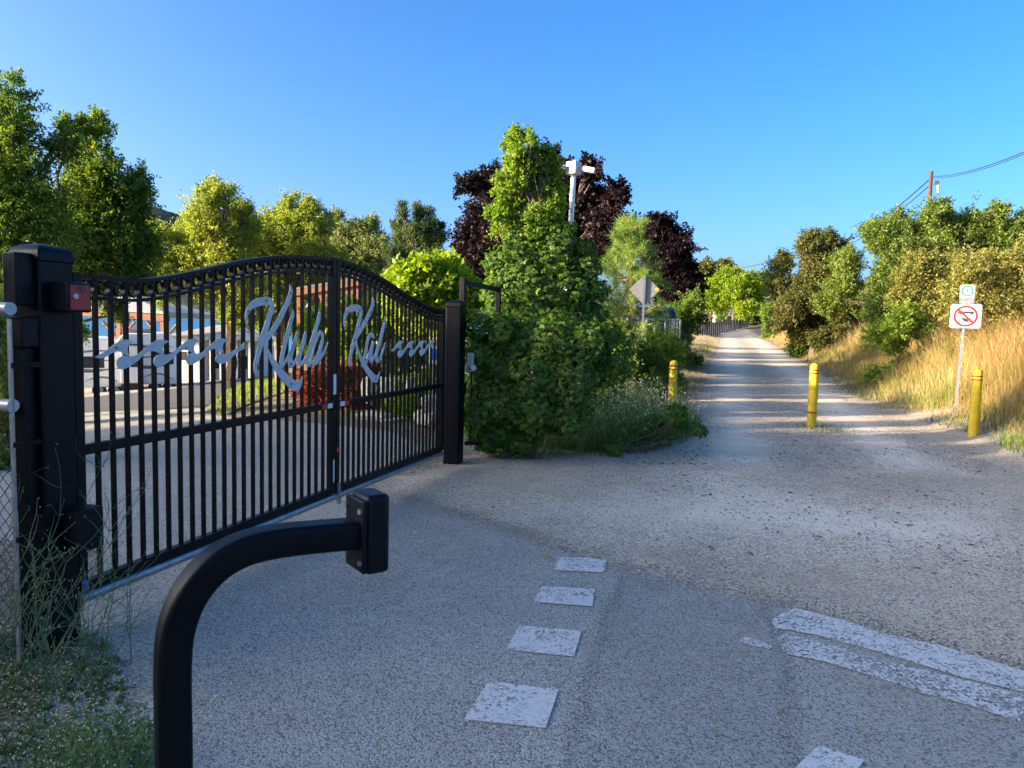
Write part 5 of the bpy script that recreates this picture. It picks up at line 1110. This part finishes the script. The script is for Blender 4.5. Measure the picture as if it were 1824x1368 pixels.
rv(110, 216, 603, 706, RY - 1, 31, 'white trailer with brown swooshes right behind the left gate post', False)
rv(216, 312, 594, 700, RY, 26, 'white trailer with a slide out room and dark under gap, left of the white cabin', True)
# timber carport over the trailers
ct_ = empty('timber_carport', PT(230, 640, 44), 'brown timber carport with pale shingle roof behind the trailers', 'carport')
a0, a1 = PT(120, 548, 42), PT(300, 560, 42)
MB().prism([a0, a1, a1 + Vector((.4, 6, -.1)), a0 + Vector((0, 6, 1.2)), ], Z3 * .14).build('roof', M['shingle'], ct_)
MB().box((a0 + a1) / 2 + Vector((0, .1, -.22)), ((a1 - a0).length, .2, .34), ((a1 - a0).normalized(), Vector((0, 1, 0)), Z3)).build('beam', M['timber'], ct_)
for px in (212, 291):
    q = PT(px, 575, 42.2); zz = float(zg(q.x, 42.2)); zt = PT(px, 562, 42.2).z - .0
    MB().box(Vector((q.x, 42.2, (zt - .2 + zz) / 2)), (.24, .24, zt - zz - .2), None).build('post', M['timber'], ct_)
    for s_ in (-1, 1): MB().tube([Vector((q.x, 42.2, zt - 1.4)), Vector((q.x + s_ * .9, 42.2, zt - .35))], .09, 4).build('brace', M['timber'], ct_)
# white cabin
HY = 44
hb = PT(380, 688, HY); cab = empty('white_cabin', Vector((hb.x, HY, float(zg(hb.x, HY)))), 'low white clapboard cabin with pale flat roof beside the lake', 'cabin')
L0, R0 = PT(306, 640, HY), PT(452, 640, HY); zt = PT(380, 604, HY).z; zb_ = PT(380, 690, HY).z - .8; cw_ = R0.x - L0.x
MB().box(Vector((L0.x + cw_ * .16, HY + 1.5, (zt + zb_) / 2)), (cw_ * .32, 3, zt - zb_)).build('wall', M['siding'], cab)
MB().box(Vector((L0.x + cw_ * .66, HY + 3.0, (zt + zb_) / 2)), (cw_ * .68, 2, zt - zb_)).build('wall', M['siding'], cab)
rz = PT(380, 583, HY + 6).z
MB().prism([Vector((L0.x - .3, HY - .5, zt)), Vector((R0.x + .4, HY - .5, zt - .05)), Vector((R0.x + .2, HY + 6, rz - .1)), Vector((L0.x + .3, HY + 6, rz))], Z3 * .16).build('roof', M['shingle'], cab)
for f_ in (.34, .50, .62, .80, .97): MB().box(Vector((L0.x + cw_ * f_, HY - .2, (zt + zb_) / 2)), (.16, .16, zt - zb_ - .02)).build('porch_post', M['siding'], cab)
for f_, ww in ((.42, .7), (.56, .5), (.72, .6), (.88, .5)): 
    wq = MB().box(Vector((L0.x + cw_ * f_, HY + 1.97, zb_ + (zt - zb_) * .6)), (ww * 1.1, .05, .9)).build('window', M['siding'], cab); MB().box(Vector((L0.x + cw_ * f_, HY + 1.93, zb_ + (zt - zb_) * .6)), (ww * .95, .03, .8)).build('pane', M['glass'], wq)
MB().box(Vector((L0.x + cw_ * .60, HY + 1.95, zb_ + (zt - zb_) * .45)), (.9, .05, (zt - zb_) * .85)).build('door', M['signblack'], cab)
MB().box(Vector((L0.x + cw_ * .1, HY - .02, zb_ + (zt - zb_) * .72)), (.8, .04, .5)).build('vent', M['signblack'], cab)
# timber gazebo
GY_ = 22; gz = empty('timber_gazebo', PT(590, 640, GY_), 'red brown timber gazebo roof behind the gate seam', 'gazebo')
r0, r1 = PT(526, 516, GY_), PT(640, 497, GY_); r2 = PT(665, 512, GY_)
MB().prism([r0, r1, r1 + Vector((1.0, 3, -.1)), r0 + Vector((.2, 3, .05))], Z3 * .06).build('roof', M['metalroof'], gz)
MB().box((r0 + r1) / 2 - Z3 * .10, ((r1 - r0).length, .12, .17), ((r1 - r0).normalized(), Vector((0, 1, 0)), Z3)).build('beam', M['timber'], gz)
for k_ in range(7): q = r0.lerp(r1, k_ / 6.2) - Z3 * .02; MB().box(q + Vector((.1, 1.5, -.06)), (.09, 3, .12)).build('rafter', M['timber'], gz)
MB().prism([r0.lerp(r1, .35) - Z3 * .2, r1 - Z3 * .2, r1 - Z3 * .75 + Vector((.05, 0, 0)), r0.lerp(r1, .42) - Z3 * .62], Vector((0, .08, 0))).build('gable_board', M['timber'], gz)
for px in (534, 652):
    q = PT(px, 520, GY_ + .1); zz = float(zg(q.x, GY_)); MB().box(Vector((q.x, GY_ + .15, (q.z + zz) / 2 - .1)), (.16, .16, q.z - zz - .1)).build('post', M['timber'], gz)
MB().tube([PT(545, 552, GY_ + .1), PT(562, 518, GY_ + .1)], .05, 4).build('brace', M['timber_grey'], gz)
gr = empty('metal_roof_shed', PT(570, 600, 26), 'low shed with ribbed grey metal roof under the gazebo', 'shed')
s0, s1 = PT(525, 566, 26), PT(612, 562, 26)
MB().prism([s0, s1, s1 + Vector((-.2, 2.5, .42)), s0 + Vector((.6, 2.5, .42))], Z3 * .06).build('roof', M['metalroof'], gr)
MB().box((s0 + s1) / 2 + Vector((0, 1.3, -1.1)), (1.6, 2, 2.1)).build('wall', M['timber_grey'], gr)

# ---------------------------------------------------------------- beyond the ivy: cage fence, car, far fence
CYF = 17.6; cg = empty('steel_cage_fence', Vector((PT(1160, 600, CYF).x, CYF, .2)), 'galvanised steel railing between the pine and the left verge', 'fence')
zr = PT(1160, 568, CYF).z; x0_, x1_ = PT(1118, 568, CYF).x, PT(1212, 568, CYF).x
for p_, q_ in ((Vector((x0_, CYF, zr)), Vector((x1_, CYF, zr - .02))), (Vector((x1_, CYF, zr - .02)), Vector((x1_ + .5, CYF + 4, zr + .05)))):
    MB().tube([p_, q_], .022, 10).build('rail', M['galv'], cg, sm=True); MB().tube([p_ - Z3 * .62, q_ - Z3 * .62], .008, 6).build('rail', M['galv'], cg)
for f_ in (.0, .21, .36, .52, .72, .86, 1.0):
    x = x0_ + (x1_ - x0_) * f_; zz = float(zg(x, CYF)); MB().tube([Vector((x, CYF, zz - .05)), Vector((x, CYF, zr))], .024, 10).build('post', M['galv'], cg, sm=True)
for k_ in range(1, 6):
    q = Vector((x1_, CYF, 0)).lerp(Vector((x1_ + .5, CYF + 4, 0)), k_ / 5.5); zz = float(zg(q.x, q.y)); MB().tube([Vector((q.x, q.y, zz)), Vector((q.x, q.y, zr))], .02, 8).build('post', M['galv'], cg, sm=True)
# woodpile
wx = PT(1127, 585, 18.6); wpz = float(zg(wx.x, 18.6)); wp_ = empty('log_stack', Vector((wx.x, 18.6, wpz)), 'stack of grey split logs behind the steel railing', 'log stack'); mb = MB()
for r_ in range(10):
    for c_ in range(4): mb.box(Vector((wx.x - .25 + c_ * .17 + (r_ % 2) * .05, 18.6, wpz + .45 + r_ * .105)), (.16, .5, .095))
mb.build('logs', M['timber_grey'], wp_); MB().box(Vector((wx.x, 18.62, wpz + .2)), (.75, .5, .4)).build('concrete_base', M['concrete'], wp_)
# parked car
def car(c, rot, label):
    ax = rot_axes(rot); t = empty('parked_car', c, label, 'car'); P = lambda x, y, z: c + ax[0] * x + ax[1] * y + Z3 * z
    prof = [(-2.2, .45), (-2.25, .95), (-2.1, 1.08), (-1.95, 1.7), (-1.7, 1.82), (.3, 1.80), (1.0, 1.15), (2.0, 1.02), (2.2, .8), (2.2, .45)]
    MB().prism([P(x, -.9, z) for x, z in prof], ax[1] * 1.8).build('body', M['carpaint'], t, bevel=.08)
    MB().box(P(-2.06, 0, 1.42), (.05, 1.3, .42), (( ax[0] * .98 + Z3 * .17).normalized(), ax[1], (Z3 * .98 - ax[0] * -.2).normalized())).build('rear_window', M['glass'], t)
    for s_ in (-1, 1):
        MB().prism([P(-1.7, s_ * .905, 1.12), P(-1.6, s_ * .905, 1.68), P(.2, s_ * .905, 1.68), P(.75, s_ * .905, 1.15)], ax[1] * (s_ * .008)).build('side_window', M['glass'], t)
        MB().box(P(-2.22, s_ * .76, 1.0), (.06, .2, .3), ax).build('tail_light', M['tail'], t)
        for x in (-1.35, 1.35):
            w_ = MB().tube([P(x, s_ * .7, .36), P(x, s_ * .92, .36)], .36, 18).build('wheel', M['rubber'], t, sm=True); MB().tube([P(x, s_ * .90, .36), P(x, s_ * .935, .36)], .2, 12).build('rim', M['alu'], w_)
    MB().box(P(-2.28, 0, .55), (.12, 1.7, .2), ax).build('bumper', M['signblack'], t); MB().tube([P(-1.9, -.6, 1.88), P(.2, -.6, 1.86)], .025, 6).build('roof_rail', M['alu'], t); MB().tube([P(-1.9, .6, 1.88), P(.2, .6, 1.86)], .025, 6).build('roof_rail', M['alu'], t)
cc = PT(1138, 580, 23.0); cc.z = float(zg(cc.x, cc.y)) + .0; car(cc, 84, 'dark grey car parked behind the steel railing, tail light towards the path')
# dark slanted board fence at the bend
pf = empty('board_fence', PT(1285, 590, 42), 'dark blue grey board fence with uneven boards on the left at the bend', 'fence')
pa, pb = PT(1243, 585, 60), PT(1332, 586, 86); n_ = 30; pd = (pb - pa).normalized()
for i in range(n_):
    q = pa.lerp(pb, i / (n_ - 1)); zz = float(zg(q.x, q.y)); h_ = 1.3 - .3 * i / n_; up_v = (Z3 + pd * random.uniform(-.06, .06)).normalized()
    MB().box(q * 1 + Vector((0, 0, zz - q.z)) + up_v * (h_ / 2), (.72, .03, h_ * random.uniform(.93, 1.03)), (pd, Vector((pd.y, -pd.x, 0)), up_v)).build('board', M['fence_dark'], pf)
MB().box(Vector((pa.x - .12, pa.y, float(zg(pa.x, pa.y)) + .8)), (.2, .2, 1.7)).build('corner_post', M['timber_grey'], pf)
og = empty('orange_roof_shelter', PT(1275, 570, 92), 'small shelter with orange roof behind the board fence', 'shelter')
o0, o1 = PT(1243, 553, 95), PT(1302, 553, 95)
MB().prism([o0, o1, o1 + Vector((-.3, 2, .5)), o0 + Vector((.3, 2, .5))], Z3 * .12).build('roof', M['orange'], og)
for k_ in (.05, .5, .95):
    q = o0.lerp(o1, k_) + Vector((0, .1, 0)); zz = float(zg(q.x, q.y)); MB().box(Vector((q.x, q.y, (q.z + zz) / 2)), (.15, .15, q.z - zz)).build('post', M['white'], og)
MB().box((o0 + o1) / 2 + Vector((0, 1.5, -.9)), (2.0, .1, 1.2)).build('wall', M['white'], og)

# ---------------------------------------------------------------- utility poles and wires
poles = []
for (px, py, Yp, zrel, lb) in [(1659, 305, 36, 0, 'wooden utility pole rising out of the dome shaped tree'), (1440, 437, 92, 0, 'distant utility pole hidden behind the rust tinged tree'), (1283, 478, 170, 0, 'farthest utility pole behind the reddish brown tree')]:
    t_ = PT(px, py, Yp); zz = float(zg(t_.x, t_.y)); p = empty('utility_pole', Vector((t_.x, t_.y, zz)), lb, 'utility pole', 'utility poles on the right bank')
    MB().tube([Vector((t_.x, t_.y, zz - .5)), t_ - Z3 * 0], [.12 if Yp < 50 else .2, .085 if Yp < 50 else .16], 12).build('pole', M['wood_pole'], p, sm=True); poles.append((t_, p))
MB().box(poles[0][0] + Vector((.22, -.1, -.55)), (.22, .10, .18)).build('bracket', M['galv'], poles[0][1]); MB().tube([poles[0][0] + Vector((.28, -.1, -.55)), poles[0][0] + Vector((.34, -.1, -1.0))], .05, 8).build('insulator', M['plate'], poles[0][1])
def wire(a, b, sag, r_, label):
    a, b = Vector(a), Vector(b); MB().tube([a.lerp(b, i / 24) - Z3 * (sag * 4 * (i / 24) * (1 - i / 24)) for i in range(25)], r_, 5).build_tag = None
    o = MB().tube([a.lerp(b, i / 24) - Z3 * (sag * 4 * (i / 24) * (1 - i / 24)) for i in range(25)], r_, 5).build('overhead_wire', M['wire']); tag(o, label, 'wire', 'overhead wires')
near = PT(1990, 190, 15.5); t0_, t1_, t2_ = [p[0] for p in poles]
wire(t0_ - Z3 * .25, near, .35, .016, 'upper overhead wire from the utility pole to the upper right corner'); wire(t0_ - Z3 * .31, near - Z3 * .05, .36, .013, 'lower overhead wire close under the upper one at the right')
wire(t0_ - Z3 * .32, t1_ - Z3 * .1, 1.4, .03, 'overhead wire sagging from the utility pole behind the dome shaped tree'); wire(t0_ - Z3 * .62, t1_ - Z3 * .3, 1.5, .025, 'second overhead wire just below the sagging one left of the pole')
wire(t1_ - Z3 * .1, t2_, 1.0, .05, 'thin far overhead wire crossing the gap above the path')

# conifers on the right hillside
def conifer_proto(loc, h, label):
    t = empty('conifer', loc, label, 'tree', 'conifers on the right hillside'); MB().tube([Vector(loc), Vector(loc) + Z3 * h], [h * .02, .02], 6).build('trunk', M['bark'], t)
    n = 1500; z = rng.random(n) ** .7; z = 1 - z * .92; a = rng.random(n) * 6.283; r = (1 - z) * .24 * h * rng.uniform(.3, 1.1, n) * (1 + .25 * np.sin(z * 40))
    P = np.array(loc)[None] + np.stack([np.cos(a) * r, np.sin(a) * r, z * h - r * .25], 1); A = np.stack([np.cos(a), np.sin(a), -.35 + 0 * a], 1)
    leaves('crown', P, A + rng.normal(size=A.shape) * .35, rng.normal(size=A.shape) * .4 + np.array([0, 0, 1.]), h * .06, h * .03, M['lf_conif2'], t, np.clip(.45 + rng.normal(size=n) * .25, 0, 1)); return t
M['lf_conif2'] = leafmat('hill_conifer', g((.05, .06, .025), (.10, .105, .04), (.19, .17, .07)), .25)
c0 = None
spots = [(1776, 392, 110), (1790, 398, 120), (1800, 386, 125), (1812, 392, 130), (1824, 378, 130), (1806, 405, 105), (1768, 410, 100), (1786, 412, 95), (1822, 400, 100), (1838, 385, 110), (1855, 375, 120), (1760, 418, 115), (1815, 415, 90), (1834, 405, 92)]
lbs = ['conifer on the skyline just right of the dome shaped tree', 'dark conifer on the hillside skyline at the right edge']
for i, (px, py, Yp) in enumerate(spots):
    tp = PT(px, py, Yp); h = random.uniform(8, 11); loc = Vector((tp.x, tp.y, tp.z - h))
    if c0 is None: c0 = conifer_proto(loc, 9.5, 'sunlit conifer standing on the right hillside'); o = c0
    else:
        o = c0.copy(); COL.objects.link(o)
        for ch in c0.children:
            c = ch.copy(); COL.objects.link(c); c.parent = o
    o.location = loc; s = h / 9.5; o.scale = (s, s, s); o.rotation_euler = (0, 0, random.random() * 6)

# unseen trees added left of the frame to throw shade on the road
for i, (x, y, r_) in enumerate([(-27, -22, 3.2), (-29, -17, 3.2), (-27, -12.5, 3.2), (-29, -8, 3.2), (-27, -4, 3.2), (-29, 0, 3.2), (-28, 2.6, 2.0)]):
    hz = 8.2 if y < -3 else 6.4; lz = -2.5
    zz = float(zg(x, y)); t = empty('tree', Vector((x, y, zz)), 'unseen dark green tree added left of the road to shade it', 'tree', 'unseen shade trees added left of the road'); mb = MB(); b0_ = Vector(t.location); limb(mb, b0_, b0_ + Z3 * 4.5, .25, .16, .03); mb.build('trunk', M['bark'], t)
    B = [(x + random.uniform(-1.2, 1.2), y + random.uniform(-2, 2), random.uniform(lz, hz), r_ * .6, r_ * .75, 1.5) for _ in range(30)]
    twig_leaves(B, 4600, 6, .42, .65, M['lf_dark'], t, gap=-2)
